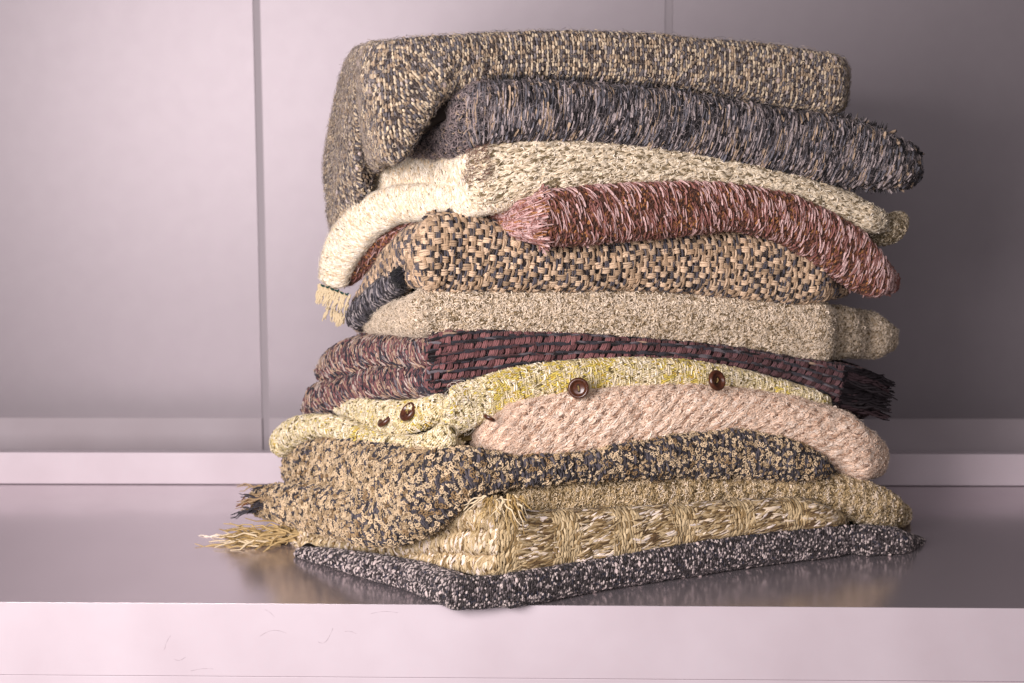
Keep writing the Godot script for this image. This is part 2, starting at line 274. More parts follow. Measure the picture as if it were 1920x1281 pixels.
	st.peach = [3, 13, [
		[Vector3(-0.0457, 0.1228, -1.4600), Vector3(-0.0437, 0.1127, -1.4600), 0.01, 1, 0],
		[Vector3(-0.0405, 0.1391, -1.4200), Vector3(-0.0367, 0.1164, -1.4200), 0.014, 1, 0],
		[Vector3(-0.0283, 0.1532, -1.3880), Vector3(-0.0213, 0.1157, -1.3880), 0.018, 1, 0],
		[Vector3(-0.0070, 0.1619, -1.3780), Vector3(-0.0070, 0.1151, -1.3780), 0.02, 1, 0],
		[Vector3(0.0188, 0.1684, -1.3890), Vector3(0.0189, 0.1126, -1.3890), 0.02, 1, 0],
		[Vector3(0.0668, 0.1729, -1.4090), Vector3(0.0672, 0.1120, -1.4090), 0.02, 1, 0],
		[Vector3(0.1161, 0.1732, -1.4290), Vector3(0.1167, 0.1184, -1.4290), 0.02, 1, 0],
		[Vector3(0.1667, 0.1716, -1.4490), Vector3(0.1675, 0.1231, -1.4490), 0.02, 1, 0],
		[Vector3(0.2188, 0.1651, -1.4690), Vector3(0.2197, 0.1225, -1.4690), 0.02, 1, 0],
		[Vector3(0.2723, 0.1538, -1.4890), Vector3(0.2736, 0.1064, -1.4890), 0.02, 1, 0],
		[Vector3(0.3164, 0.1394, -1.5050), Vector3(0.3181, 0.0820, -1.5050), 0.02, 1, 0],
		[Vector3(0.3445, 0.1271, -1.5150), Vector3(0.3464, 0.0676, -1.5150), 0.02, 1, 0],
		[Vector3(0.3710, 0.1008, -1.5500), Vector3(0.3701, 0.0652, -1.5500), 0.014, 1, 0],
		[Vector3(0.3856, 0.0849, -1.6200), Vector3(0.3846, 0.0511, -1.6200), 0.014, 1, 0],
		[Vector3(0.3884, 0.0824, -1.7800), Vector3(0.3884, 0.0535, -1.7800), 0.012, 1, 0],
		[Vector3(0.2978, 0.0904, -1.7800), Vector3(0.2978, 0.0665, -1.7800), 0.012, 1, 0],
		[Vector3(0.1900, 0.0999, -1.7800), Vector3(0.1900, 0.0819, -1.7800), 0.012, 1, 0],
		[Vector3(0.0822, 0.1093, -1.7800), Vector3(0.0822, 0.0973, -1.7800), 0.012, 1, 0],
		[Vector3(0.0088, 0.1158, -1.7800), Vector3(0.0088, 0.1078, -1.7800), 0.012, 1, 0]]]
	sw.peach = []
	st.curly = [5, 17, [
		[Vector3(-0.2339, 0.0637, -1.6600), Vector3(-0.2389, 0.0418, -1.6600), 0.012, 1, 0],
		[Vector3(-0.2308, 0.0792, -1.6150), Vector3(-0.2370, 0.0432, -1.6150), 0.013, 1, 0],
		[Vector3(-0.2111, 0.0998, -1.5600), Vector3(-0.2239, 0.0432, -1.5600), 0.014, 1, 0],
		[Vector3(-0.1784, 0.1176, -1.5000), Vector3(-0.1868, 0.0449, -1.5000), 0.015, 1, 0],
		[Vector3(-0.1353, 0.1223, -1.4200), Vector3(-0.1295, 0.0556, -1.4000), 0.016, 1, 0],
		[Vector3(-0.0881, 0.1301, -1.3620), Vector3(-0.0897, 0.0588, -1.3400), 0.02, 1, 0],
		[Vector3(-0.0507, 0.1325, -1.3550), Vector3(-0.0664, 0.0640, -1.3350), 0.02, 1, 0],
		[Vector3(-0.0276, 0.1313, -1.3520), Vector3(-0.0370, 0.0860, -1.3520), 0.018, 1, 0],
		[Vector3(0.0000, 0.1228, -1.3690), Vector3(0.0000, 0.0970, -1.3690), 0.016, 1, 0],
		[Vector3(0.0188, 0.1210, -1.3770), Vector3(0.0188, 0.0980, -1.3770), 0.016, 1, 0],
		[Vector3(0.0666, 0.1195, -1.3970), Vector3(0.0667, 0.0966, -1.3970), 0.016, 1, 0],
		[Vector3(0.1157, 0.1249, -1.4170), Vector3(0.1160, 0.0939, -1.4170), 0.016, 1, 0],
		[Vector3(0.1661, 0.1286, -1.4370), Vector3(0.1667, 0.0896, -1.4370), 0.016, 1, 0],
		[Vector3(0.2178, 0.1290, -1.4570), Vector3(0.2187, 0.0844, -1.4570), 0.016, 1, 0],
		[Vector3(0.2604, 0.1181, -1.4730), Vector3(0.2614, 0.0786, -1.4730), 0.016, 1, 0],
		[Vector3(0.2987, 0.0986, -1.4870), Vector3(0.2993, 0.0789, -1.4870), 0.016, 1, 0],
		[Vector3(0.3179, 0.0815, -1.5400), Vector3(0.3173, 0.0686, -1.5400), 0.01, 1, 0],
		[Vector3(0.3323, 0.0624, -1.6200), Vector3(0.3315, 0.0499, -1.6200), 0.01, 1, 0],
		[Vector3(0.3296, 0.0584, -1.7800), Vector3(0.3296, 0.0507, -1.7800), 0.012, 1, 0],
		[Vector3(0.2107, 0.0587, -1.7800), Vector3(0.2107, 0.0546, -1.7800), 0.012, 1, 0],
		[Vector3(0.0692, 0.0591, -1.7800), Vector3(0.0692, 0.0593, -1.7800), 0.012, 1, 0],
		[Vector3(-0.0724, 0.0594, -1.7800), Vector3(-0.0724, 0.0639, -1.7800), 0.012, 1, 0],
		[Vector3(-0.1687, 0.0596, -1.7800), Vector3(-0.1687, 0.0671, -1.7800), 0.012, 1, 0]]]
	sw.curly = [[[Vector3(-0.2590, 0.0315, -1.5850), 0.0116, 0.008], [Vector3(-0.2436, 0.0351, -1.5660), 0.0146, 0.01], [Vector3(-0.2143, 0.0425, -1.5280), 0.0183, 0.012], [Vector3(-0.1710, 0.0510, -1.4700), 0.0221, 0.014], [Vector3(-0.1308, 0.0581, -1.4150), 0.0226, 0.014], [Vector3(-0.0991, 0.0649, -1.3780), 0.0193, 0.013], [Vector3(-0.0747, 0.0782, -1.3640), 0.0155, 0.012]]]
	st.loopbeige = [1, 11, [
		[Vector3(-0.0265, 0.0827, -1.4100), Vector3(-0.0265, 0.0624, -1.4100), 0.008, 1, 0],
		[Vector3(0.0071, 0.0920, -1.3860), Vector3(0.0071, 0.0667, -1.3860), 0.016, 1, 0],
		[Vector3(0.0674, 0.0953, -1.4110), Vector3(0.0676, 0.0611, -1.4110), 0.016, 1, 0],
		[Vector3(0.1171, 0.0940, -1.4310), Vector3(0.1176, 0.0585, -1.4310), 0.016, 1, 0],
		[Vector3(0.1683, 0.0909, -1.4510), Vector3(0.1688, 0.0548, -1.4510), 0.016, 1, 0],
		[Vector3(0.2207, 0.0863, -1.4710), Vector3(0.2214, 0.0533, -1.4710), 0.016, 1, 0],
		[Vector3(0.2746, 0.0816, -1.4910), Vector3(0.2754, 0.0498, -1.4910), 0.016, 1, 0],
		[Vector3(0.3076, 0.0767, -1.5030), Vector3(0.3086, 0.0415, -1.5030), 0.016, 1, 0],
		[Vector3(0.3526, 0.0650, -1.5190), Vector3(0.3540, 0.0224, -1.5190), 0.016, 1, 0],
		[Vector3(0.3841, 0.0492, -1.5400), Vector3(0.3833, 0.0146, -1.5400), 0.018, 1, 0],
		[Vector3(0.4057, 0.0247, -1.5900), Vector3(0.4054, 0.0051, -1.5900), 0.014, 1, 0],
		[Vector3(0.4202, 0.0069, -1.6600), Vector3(0.4198, -0.0129, -1.6600), 0.014, 1, 0],
		[Vector3(0.4223, 0.0059, -1.7800), Vector3(0.4223, -0.0099, -1.7800), 0.012, 1, 0],
		[Vector3(0.3285, 0.0218, -1.7800), Vector3(0.3285, 0.0059, -1.7800), 0.012, 1, 0],
		[Vector3(0.2169, 0.0408, -1.7800), Vector3(0.2169, 0.0247, -1.7800), 0.012, 1, 0],
		[Vector3(0.1052, 0.0597, -1.7800), Vector3(0.1052, 0.0436, -1.7800), 0.012, 1, 0],
		[Vector3(0.0292, 0.0726, -1.7800), Vector3(0.0292, 0.0564, -1.7800), 0.012, 1, 0]]]
	sw.loopbeige = []
	st.straw = [4, 14, [
		[Vector3(-0.2555, -0.0020, -1.5850), Vector3(-0.2668, -0.0216, -1.5850), 0.008, 1, 0],
		[Vector3(-0.2098, 0.0173, -1.5300), Vector3(-0.2103, -0.0098, -1.5300), 0.012, 2, 0.8],
		[Vector3(-0.1401, 0.0397, -1.4600), Vector3(-0.1356, -0.0011, -1.4600), 0.014, 3, 0.9],
		[Vector3(-0.0659, 0.0744, -1.3750), Vector3(-0.0616, 0.0141, -1.3750), 0.014, 3, 0.9],
		[Vector3(-0.0160, 0.0919, -1.3360), Vector3(-0.0175, 0.0230, -1.3360), 0.016, 3, 0.5],
		[Vector3(0.0000, 0.0866, -1.3457), Vector3(0.0000, 0.0220, -1.3457), 0.014, 1, 0],
		[Vector3(0.0186, 0.0758, -1.3545), Vector3(0.0187, 0.0222, -1.3545), 0.014, 1, 0],
		[Vector3(0.0660, 0.0716, -1.3765), Vector3(0.0663, 0.0234, -1.3765), 0.014, 1, 0],
		[Vector3(0.1149, 0.0683, -1.3985), Vector3(0.1153, 0.0279, -1.3985), 0.014, 1, 0],
		[Vector3(0.1652, 0.0657, -1.4205), Vector3(0.1658, 0.0316, -1.4205), 0.014, 1, 0],
		[Vector3(0.2171, 0.0641, -1.4425), Vector3(0.2177, 0.0342, -1.4425), 0.014, 1, 0],
		[Vector3(0.2704, 0.0606, -1.4645), Vector3(0.2711, 0.0333, -1.4645), 0.014, 1, 0],
		[Vector3(0.3005, 0.0534, -1.4766), Vector3(0.3011, 0.0327, -1.4766), 0.014, 1, 0],
		[Vector3(0.3247, 0.0354, -1.5100), Vector3(0.3239, 0.0258, -1.5100), 0.008, 1, 0],
		[Vector3(0.3430, 0.0109, -1.6000), Vector3(0.3421, 0.0019, -1.6000), 0.008, 1, 0],
		[Vector3(0.3390, 0.0064, -1.7800), Vector3(0.3390, 0.0009, -1.7800), 0.012, 1, 0],
		[Vector3(0.2134, 0.0037, -1.7800), Vector3(0.2134, -0.0040, -1.7800), 0.012, 1, 0],
		[Vector3(0.0638, 0.0005, -1.7800), Vector3(0.0638, -0.0098, -1.7800), 0.012, 1, 0],
		[Vector3(-0.0859, -0.0027, -1.7800), Vector3(-0.0859, -0.0157, -1.7800), 0.012, 1, 0],
		[Vector3(-0.1876, -0.0049, -1.7800), Vector3(-0.1876, -0.0197, -1.7800), 0.012, 1, 0]]]
	sw.straw = [[[Vector3(-0.0974, 0.0368, -1.4200), 0.0076, 0.01], [Vector3(-0.0620, 0.0529, -1.3900), 0.0093, 0.012], [Vector3(-0.0328, 0.0718, -1.3700), 0.0110, 0.012], [Vector3(-0.0140, 0.0817, -1.3650), 0.0100, 0.012]]]
	st.flecked = [5, 21, [
		[Vector3(-0.2073, 0.0078, -1.4907), Vector3(-0.2126, 0.0015, -1.4907), 0.006, 1, 0],
		[Vector3(-0.1807, 0.0150, -1.4617), Vector3(-0.1860, 0.0015, -1.4617), 0.008, 2, 0.6],
		[Vector3(-0.1357, 0.0230, -1.4101), Vector3(-0.1360, 0.0015, -1.4101), 0.01, 2, 0.9],
		[Vector3(-0.0943, 0.0269, -1.3714), Vector3(-0.0922, 0.0015, -1.3714), 0.01, 2, 0.9],
		[Vector3(-0.0665, 0.0300, -1.3316), Vector3(-0.0653, 0.0015, -1.3316), 0.012, 2, 0.7],
		[Vector3(-0.0562, 0.0316, -1.3154), Vector3(-0.0536, 0.0015, -1.3154), 0.012, 1, 0],
		[Vector3(-0.0363, 0.0283, -1.3183), Vector3(-0.0342, 0.0015, -1.3183), 0.012, 1, 0],
		[Vector3(-0.0182, 0.0279, -1.3213), Vector3(-0.0173, 0.0015, -1.3213), 0.012, 1, 0],
		[Vector3(-0.0119, 0.0261, -1.3272), Vector3(-0.0110, 0.0015, -1.3272), 0.012, 1, 0],
		[Vector3(-0.0045, 0.0307, -1.3183), Vector3(-0.0018, 0.0015, -1.3183), 0.012, 1, 0],
		[Vector3(0.0276, 0.0292, -1.3376), Vector3(0.0277, 0.0015, -1.3376), 0.013, 1, 0],
		[Vector3(0.0657, 0.0282, -1.3635), Vector3(0.0658, 0.0015, -1.3635), 0.014, 1, 0],
		[Vector3(0.1147, 0.0311, -1.3905), Vector3(0.1150, 0.0015, -1.3905), 0.014, 1, 0],
		[Vector3(0.1652, 0.0331, -1.4151), Vector3(0.1657, 0.0015, -1.4151), 0.014, 1, 0],
		[Vector3(0.2174, 0.0352, -1.4406), Vector3(0.2181, 0.0015, -1.4406), 0.014, 1, 0],
		[Vector3(0.2709, 0.0351, -1.4635), Vector3(0.2718, 0.0015, -1.4635), 0.014, 1, 0],
		[Vector3(0.3090, 0.0334, -1.4778), Vector3(0.3099, 0.0015, -1.4778), 0.013, 1, 0],
		[Vector3(0.3268, 0.0274, -1.4944), Vector3(0.3276, 0.0015, -1.4944), 0.01, 1, 0],
		[Vector3(0.3346, 0.0303, -1.4833), Vector3(0.3355, 0.0015, -1.4833), 0.012, 1, 0],
		[Vector3(0.3787, 0.0252, -1.4925), Vector3(0.3795, 0.0015, -1.4925), 0.012, 1, 0],
		[Vector3(0.4137, 0.0021, -1.5500), Vector3(0.4132, -0.0111, -1.5500), 0.01, 1, 0],
		[Vector3(0.4325, -0.0183, -1.6200), Vector3(0.4318, -0.0298, -1.6200), 0.01, 1, 0],
		[Vector3(0.4269, -0.0213, -1.7800), Vector3(0.4269, 0.0015, -1.7800), 0.012, 1, 0],
		[Vector3(0.2925, -0.0158, -1.7800), Vector3(0.2925, 0.0015, -1.7800), 0.012, 1, 0],
		[Vector3(0.1326, -0.0092, -1.7800), Vector3(0.1326, 0.0015, -1.7800), 0.012, 1, 0],
		[Vector3(-0.0274, -0.0027, -1.7800), Vector3(-0.0274, 0.0015, -1.7800), 0.012, 1, 0],
		[Vector3(-0.1362, 0.0017, -1.7800), Vector3(-0.1362, 0.0015, -1.7800), 0.012, 1, 0]]]
	sw.flecked = []


# ------------------------------------------------------------------ helpers
func lin(r: float, g: float, b: float) -> Color:   # an sRGB colour as linear values
	var c := Color(r / 255.0, g / 255.0, b / 255.0)
	var y := c.r * 0.3 + c.g * 0.59 + c.b * 0.11
	var d := Color(lerpf(y + 0.006, c.r, 0.9), lerpf(y, c.g, 0.9), lerpf(y + 0.004, c.b, 0.9)).srgb_to_linear()   # yarn in bulk looks stronger than a single strand
	return Color(pow(d.r, 1.2) * 1.06, pow(d.g, 1.2) * 1.06, pow(d.b, 1.2) * 1.06)


func make_materials() -> void:
	wool = StandardMaterial3D.new()
	wool.resource_name = "wool"
	wool.vertex_color_use_as_albedo = true
	wool.roughness = 0.85
	wool.metallic_specular = 0.35
	wool.rim_enabled = true
	wool.rim = 0.25
	wool.rim_tint = 0.6
	silk = StandardMaterial3D.new()
	silk.resource_name = "silk"
	silk.vertex_color_use_as_albedo = true
	silk.roughness = 0.5
	silk.metallic_specular = 0.5


func plain(c: Color, rough := 0.9) -> StandardMaterial3D:
	var m := StandardMaterial3D.new()
	m.albedo_color = c.linear_to_srgb()
	m.roughness = rough
	m.metallic_specular = 0.3
	return m


# a tube along a path, appended to the SurfaceTool; radii along it; sides
func add_tube(s: SurfaceTool, path: Array, radii: Array, sides: int, base: int) -> int:
	var n := path.size()
	var side := Vector3.ZERO
	for i in n:
		var t: Vector3 = (path[mini(i + 1, n - 1)] - path[maxi(i - 1, 0)]).normalized()
		if i == 0:
			side = t.cross(Vector3(0.31, 0.17, 0.93)).normalized()
			if side.length() < 0.5:
				side = t.cross(Vector3.RIGHT).normalized()
		side = (side - t * side.dot(t)).normalized()
		var up := t.cross(side)
		for k in sides:
			var a := TAU * k / sides
			var d := side * cos(a) + up * sin(a)
			s.set_normal(d)
			s.add_vertex(path[i] + d * radii[i])
	for i in n - 1:
		for k in sides:
			var a := base + i * sides + k
			var b := base + i * sides + (k + 1) % sides
			s.add_index(a); s.add_index(a + sides); s.add_index(b)
			s.add_index(b); s.add_index(a + sides); s.add_index(b + sides)
	return base + n * sides


func grain_mesh(twist: float, seed_: int, plies := 2, fat := 1.0) -> ArrayMesh:
	# a spun lump of yarn, unit long along y, unit wide, twisted plies, pointed ends
	var s := SurfaceTool.new()
	s.begin(Mesh.PRIMITIVE_TRIANGLES)
	var r := RandomNumberGenerator.new()
	r.seed = seed_
	var base := 0
	for p in plies:
		var path := []
		var radii := []
		var ph := TAU * p / plies + r.randf() * 0.6
		var n := 7
		for i in n:
			var f := float(i) / (n - 1)
			var e := sin(PI * clampf(f * 0.94 + 0.03, 0, 1))
			var a := ph + twist * (f - 0.5)
			path.append(Vector3(cos(a) * 0.2 * e, f - 0.5, sin(a) * 0.2 * e + (e - 1.0) * 0.35))
			radii.append((0.10 + 0.24 * e) * fat * (1.0 if plies > 1 else 1.5))
		base = add_tube(s, path, radii, 6, base)
	return s.commit()


func strand_mesh(bend: float, seed_: int) -> ArrayMesh:
	var s := SurfaceTool.new()
	s.begin(Mesh.PRIMITIVE_TRIANGLES)
	var r := RandomNumberGenerator.new()
	r.seed = seed_
	var path := []
	var radii := []
	var n := 8
	var w := r.randf_range(-0.5, 0.5)
	for i in n:
		var f := float(i) / (n - 1)
		var e := sin(PI * f)
		path.append(Vector3(bend * (e - 0.5) + w * sin(f * TAU), f - 0.5, pow(e, 0.6) * 1.0 - 0.6))
		radii.append(0.5 * (0.35 + 0.65 * pow(maxf(e, 0.0), 0.4)))
	add_tube(s, path, radii, 5, 0)
	return s.commit()


func float_mesh(plies: int, seed_: int, twist := 0.0) -> ArrayMesh:
	# several strands side by side that rise over the crossing yarn
	var s := SurfaceTool.new()
	s.begin(Mesh.PRIMITIVE_TRIANGLES)
	var r := RandomNumberGenerator.new()
	r.seed = seed_
	var base := 0
	for p in plies:
		var path := []
		var radii := []
		var x0 := (p + 0.5) / plies - 0.5
		var lift := r.randf_range(-0.08, 0.1)
		var j0 := r.randf_range(-0.06, 0.06)
		var j1 := r.randf_range(-0.06, 0.06)
		var n := 7
		for i in n:
			var f := float(i) / (n - 1)
			var e := sin(PI * f)
			path.append(Vector3(x0 * (0.72 + 0.28 * e) + lerpf(j0, j1, f) + twist * (f - 0.5), (f - 0.5), pow(e, 0.55) * (1.0 + lift) - 0.75 - 0.5 * x0 * x0))
			radii.append(0.56 / plies)
		base = add_tube(s, path, radii, 5, base)
	return s.commit()


func loop_mesh(open: float, seed_: int) -> ArrayMesh:
	var s := SurfaceTool.new()
	s.begin(Mesh.PRIMITIVE_TRIANGLES)
	var r := RandomNumberGenerator.new()
	r.seed = seed_
	var path := []
	var radii := []
	var n := 12
	var sx := r.randf_range(0.75, 1.0)
	for i in n:
		var a := open * (float(i) / (n - 1)) + 0.4
		path.append(Vector3(cos(a) * 0.5 * sx, sin(a) * 0.5, 0.12 * sin(a * 2.0 + seed_) + (float(i) / n - 0.5) * 0.2))
		radii.append(0.12)
	add_tube(s, path, radii, 5, 0)
	return s.commit()


func curl_mesh(seed_: int) -> ArrayMesh:
	# a knot of kinked loops, about one unit across
	var s := SurfaceTool.new()
	s.begin(Mesh.PRIMITIVE_TRIANGLES)
	var r := RandomNumberGenerator.new()
	r.seed = seed_
	var base := 0
	for c in 9:
		var ctr := Vector3(r.randf_range(-0.34, 0.34), r.randf_range(-0.34, 0.34), r.randf_range(-0.05, 0.30))
		var rad := r.randf_range(0.10, 0.20)
		var axis := Vector3(r.randf_range(-1, 1), r.randf_range(-1, 1), r.randf_range(0.0, 1.2)).normalized()
		var b := Basis(Quaternion(Vector3.BACK, axis))
		var a0 := r.randf() * TAU
		var span := r.randf_range(3.6, 5.6)
		var path := []
		var radii := []
		for i in 9:
			var f := float(i) / 8.0
			var a := a0 + span * f
			path.append(ctr + b * Vector3(cos(a) * rad * (1.0 + 0.35 * f), sin(a) * rad, (f - 0.5) * 0.22))
			radii.append(0.078 * (0.7 + 0.3 * sin(PI * f)))
		base = add_tube(s, path, radii, 5, base)
	return s.commit()


func hair_mesh(seed_: int) -> ArrayMesh:
	var s := SurfaceTool.new()
	s.begin(Mesh.PRIMITIVE_TRIANGLES)
	var r := RandomNumberGenerator.new()
	r.seed = seed_
	var path := []
	var radii := []
	var bend := Vector3(r.randf_range(-0.5, 0.5), 0, r.randf_range(-0.1, 0.5))
	var kink := r.randf_range(-0.25, 0.25)
	for i in 6:
		var f := float(i) / 5.0
		path.append(Vector3(0, f - 0.5, 0) + bend * f * f + Vector3(kink * sin(f * 5.0), 0, 0.25 * sin(f * PI)))
		radii.append(0.5 * (1.0 - 0.6 * f))
	# the radius is scaled with the width of the copy, so the path is stored apart from it
	add_tube(s, path, radii.map(func(q): return q * 0.034), 3, 0)
	return s.commit()


func slub_mesh(seed_: int) -> ArrayMesh:
	var sp := SphereMesh.new()
	sp.radial_segments = 10
	sp.rings = 6
	sp.radius = 0.5
	sp.height = 1.0
	var a := sp.get_mesh_arrays()
	var v: PackedVector3Array = a[Mesh.ARRAY_VERTEX]
	var n2 := FastNoiseLite.new()
	n2.seed = seed_
	n2.frequency = 1.6
	for i in v.size():
		v[i] *= 1.0 + 0.55 * n2.get_noise_3dv(v[i])
	a[Mesh.ARRAY_VERTEX] = v
	var m := ArrayMesh.new()
	m.add_surface_from_arrays(Mesh.PRIMITIVE_TRIANGLES, a)
	return m


func make_yarn_meshes() -> void:
	yarn_mesh.grain = [grain_mesh(3.0, 1), grain_mesh(4.2, 2), grain_mesh(2.2, 3, 1)]
	yarn_mesh.seed = [grain_mesh(1.0, 4, 1, 1.05), grain_mesh(3.2, 5, 2, 1.0)]
	yarn_mesh.strand = [strand_mesh(0.5, 11), strand_mesh(-0.6, 12), strand_mesh(1.2, 13)]
	yarn_mesh.float = [float_mesh(3, 21), float_mesh(4, 22, 0.12), float_mesh(3, 23, -0.14)]
	yarn_mesh.pair = [float_mesh(2, 24, 0.2), float_mesh(2, 25, -0.1), float_mesh(3, 26, 0.1)]
	yarn_mesh.rope = [float_mesh(3, 27, 0.75), float_mesh(3, 28, 0.9), float_mesh(4, 29, 0.6)]
	yarn_mesh.loop = [loop_mesh(5.2, 31), loop_mesh(4.2, 32), loop_mesh(5.8, 33)]
	yarn_mesh.curl = [curl_mesh(41), curl_mesh(42), curl_mesh(43), curl_mesh(44)]
	yarn_mesh.hair = [hair_mesh(51), hair_mesh(52), hair_mesh(53), hair_mesh(54)]
	yarn_mesh.slub = [slub_mesh(61), slub_mesh(62)]


# ------------------------------------------------------------------ cloth shapes
# A Fold is a grid of points: columns run along the cloth (u), rows round its rolled edge (v).
class Fold:
	var p := []          # array of columns, each PackedVector3Array
	var out := []        # outward direction of each column
	var ulen := PackedFloat32Array()
	var vlen := []       # per column, metres from the middle row
	var mid := 0
	var rows := 0
	var corner := 0.0    # u of the near corner
	var last := 0.0      # u where the visible rim ends
	var closed := false
	var jlo := 0
	var jhi := 0

	func finish(j0: int, j1: int) -> void:
		mid = (j0 + j1) / 2
		ulen.resize(p.size())
		for i in p.size():
			ulen[i] = 0.0 if i == 0 else ulen[i - 1] + (p[i][mid] - p[i - 1][mid]).length()
			var l := PackedFloat32Array()
			l.resize(rows)
			l[mid] = 0.0
			for j in range(mid + 1, rows):
				l[j] = l[j - 1] + (p[i][j] - p[i][j - 1]).length()
			for j in range(mid - 1, -1, -1):
				l[j] = l[j + 1] - (p[i][j] - p[i][j + 1]).length()
			vlen.append(l)

	func frame(u: float, v: float) -> Array:   # [point, along u, along v, normal] or []
		var i := ulen.bsearch(u) - 1
		i = clampi(i, 0, p.size() - 2)
		var l: PackedFloat32Array = vlen[i]
		if v <= l[0] or v >= l[rows - 1]:
			return []
		var j := clampi(l.bsearch(v) - 1, 0, rows - 2)
		var fj := (v - l[j]) / maxf(l[j + 1] - l[j], 1e-6)
		var fi := clampf((u - ulen[i]) / maxf(ulen[i + 1] - ulen[i], 1e-6), 0.0, 1.0)
		var a0: Vector3 = p[i][j].lerp(p[i][j + 1], fj)
		var a1: Vector3 = p[i + 1][j].lerp(p[i + 1][j + 1], fj)
		var pos := a0.lerp(a1, fi)
		var du := (a1 - a0).normalized()
		var dv: Vector3 = (p[i][j + 1] - p[i][j]).normalized()
		var n := du.cross(dv).normalized()
		dv = n.cross(du)
		return [pos, du, dv, n]


func smoothed(a: Array, w: int) -> Array:
	var n := a.size()
	var b := []
	for i in n:
		var sum = a[i] * 0.0
		for k in range(-w, w + 1):
			sum += a[posmod(i + k, n)]
		b.append(sum / (2.0 * w + 1.0))
	return b


func slab(key: String, lumps := 0.0016, soft := 2, step := 0.0035) -> Fold:
	var spec: Array = st[key]
	var s: Array = spec[2]
	var n := s.size()
	var t := []
	var b := []
	var par := []
	var mark := {}
	for i in n:
		var q0: Array = s[i]
		var q1: Array = s[(i + 1) % n]
		var d: float = ((q0[0] + q0[1]) * 0.5).distance_to((q1[0] + q1[1]) * 0.5)
		var m := maxi(1, int(d / (step if i < spec[1] else 0.012)))
		mark[i] = t.size()
		for k in m:
			var f := float(k) / m
			t.append(q0[0].lerp(q1[0], f))
			b.append(q0[1].lerp(q1[1], f))
			par.append(Vector3(lerpf(q0[2], q1[2], f), maxf(q0[3], q1[3]), lerpf(q0[4], q1[4], f)))
	for rep in 2:
		t = smoothed(t, soft)
		b = smoothed(b, soft)
	var fold := Fold.new()
	fold.closed = true
	var nc := t.size()
	var ct := Vector3.ZERO
	var cb := Vector3.ZERO
	for i in nc:
		ct += t[i] / nc
		cb += b[i] / nc
	# the middle lies where the rear does, so that flaps hanging low in front do not pull it down
	var rear: Array = s[n - 3]
	ct.y = rear[0].y
	cb.y = rear[1].y
	var outs := []
	for i in nc:
		var tang: Vector3 = (t[(i + 1) % nc] + b[(i + 1) % nc]) - (t[posmod(i - 1, nc)] + b[posmod(i - 1, nc)])
		outs.append(Vector3(-tang.z, 0, tang.x).normalized())
	outs = smoothed(outs, 2)
	var inner := 4
	var no := 26
	fold.rows = inner * 2 + no + 1
	var ulen := 0.0
	for i in nc + 1:
		var c := i % nc
		var T: Vector3 = t[c]
		var B: Vector3 = b[c]
		var o: Vector3 = outs[c].normalized()
		if i > 0:
			ulen += ((t[posmod(i - 1, nc)] + b[posmod(i - 1, nc)]) * 0.5).distance_to((T + B) * 0.5)
		var r: float = par[c].x
		var lobes: float = par[c].y
		var wgt: float = par[c].z
		var col := PackedVector3Array()
		var hh := (T - B).length() * 0.5
		for j in no + 1:
			var v := sin(PI * (float(j) / no - 0.5))
			var inset := r * (1.0 - sqrt(maxf(0.0, 1.0 - pow(absf(v), 3.4))))
			if wgt > 0.0:
				var shift := 0.10 * sin(ulen * 37.0 + nc)
				var q := clampf((v + 1.0) * 0.5 + shift * 0.25 * (1.0 - v * v), 0.0, 1.0) * lobes
				var vv := (q - floorf(minf(q, lobes - 0.001))) * 2.0 - 1.0
				var deep := minf(r * 1.2, hh / lobes * 1.6)
				var ins2 := deep * (1.0 - sqrt(maxf(0.0, 1.0 - pow(absf(vv), 3.0)))) + r * 0.35 * pow(absf(v), 4.0)
				inset = lerpf(inset, ins2, wgt)
			var pt := (T + B) * 0.5 + (T - B) * 0.5 * v - o * inset
			var nz := noise.get_noise_3dv(pt * 24.0) * 1.2 + noise.get_noise_3dv(Vector3(ulen * 60.0, v * 1.2, 9.0)) * 0.8 + noise.get_noise_3dv(pt * 75.0) * 0.45
			pt += (o * 1.0 + Vector3(0, 0.45 * v, 0)) * nz * lumps
			col.append(pt)
		# from the rim to the middle, above and below
		var full := PackedVector3Array()
		var lo := col[0]
		var hi := col[no]
		var fr := [0.985, 0.6, 0.25, 0.06]
		for k in inner:
			var w: float = fr[k]
			full.append(Vector3(lerpf(lo.x, cb.x, w), maxf(lerpf(lo.y, cb.y, minf(1.0, w * 6.0)), lo.y + 0.002), lerpf(lo.z, cb.z, w)))
		full.append_array(col)
		for k in inner:
			var w: float = fr[inner - 1 - k]
			full.append(Vector3(lerpf(hi.x, ct.x, w), minf(lerpf(hi.y, ct.y, minf(1.0, w * 1.6)), hi.y), lerpf(hi.z, ct.z, w)))
		fold.p.append(full)
		fold.out.append(o)
	fold.finish(inner, inner + no)
	fold.jlo = inner
	fold.jhi = inner + no
	fold.corner = fold.ulen[mark[int(spec[0])]]
	fold.last = fold.ulen[mark[int(spec[1])]] + 0.05
	return fold


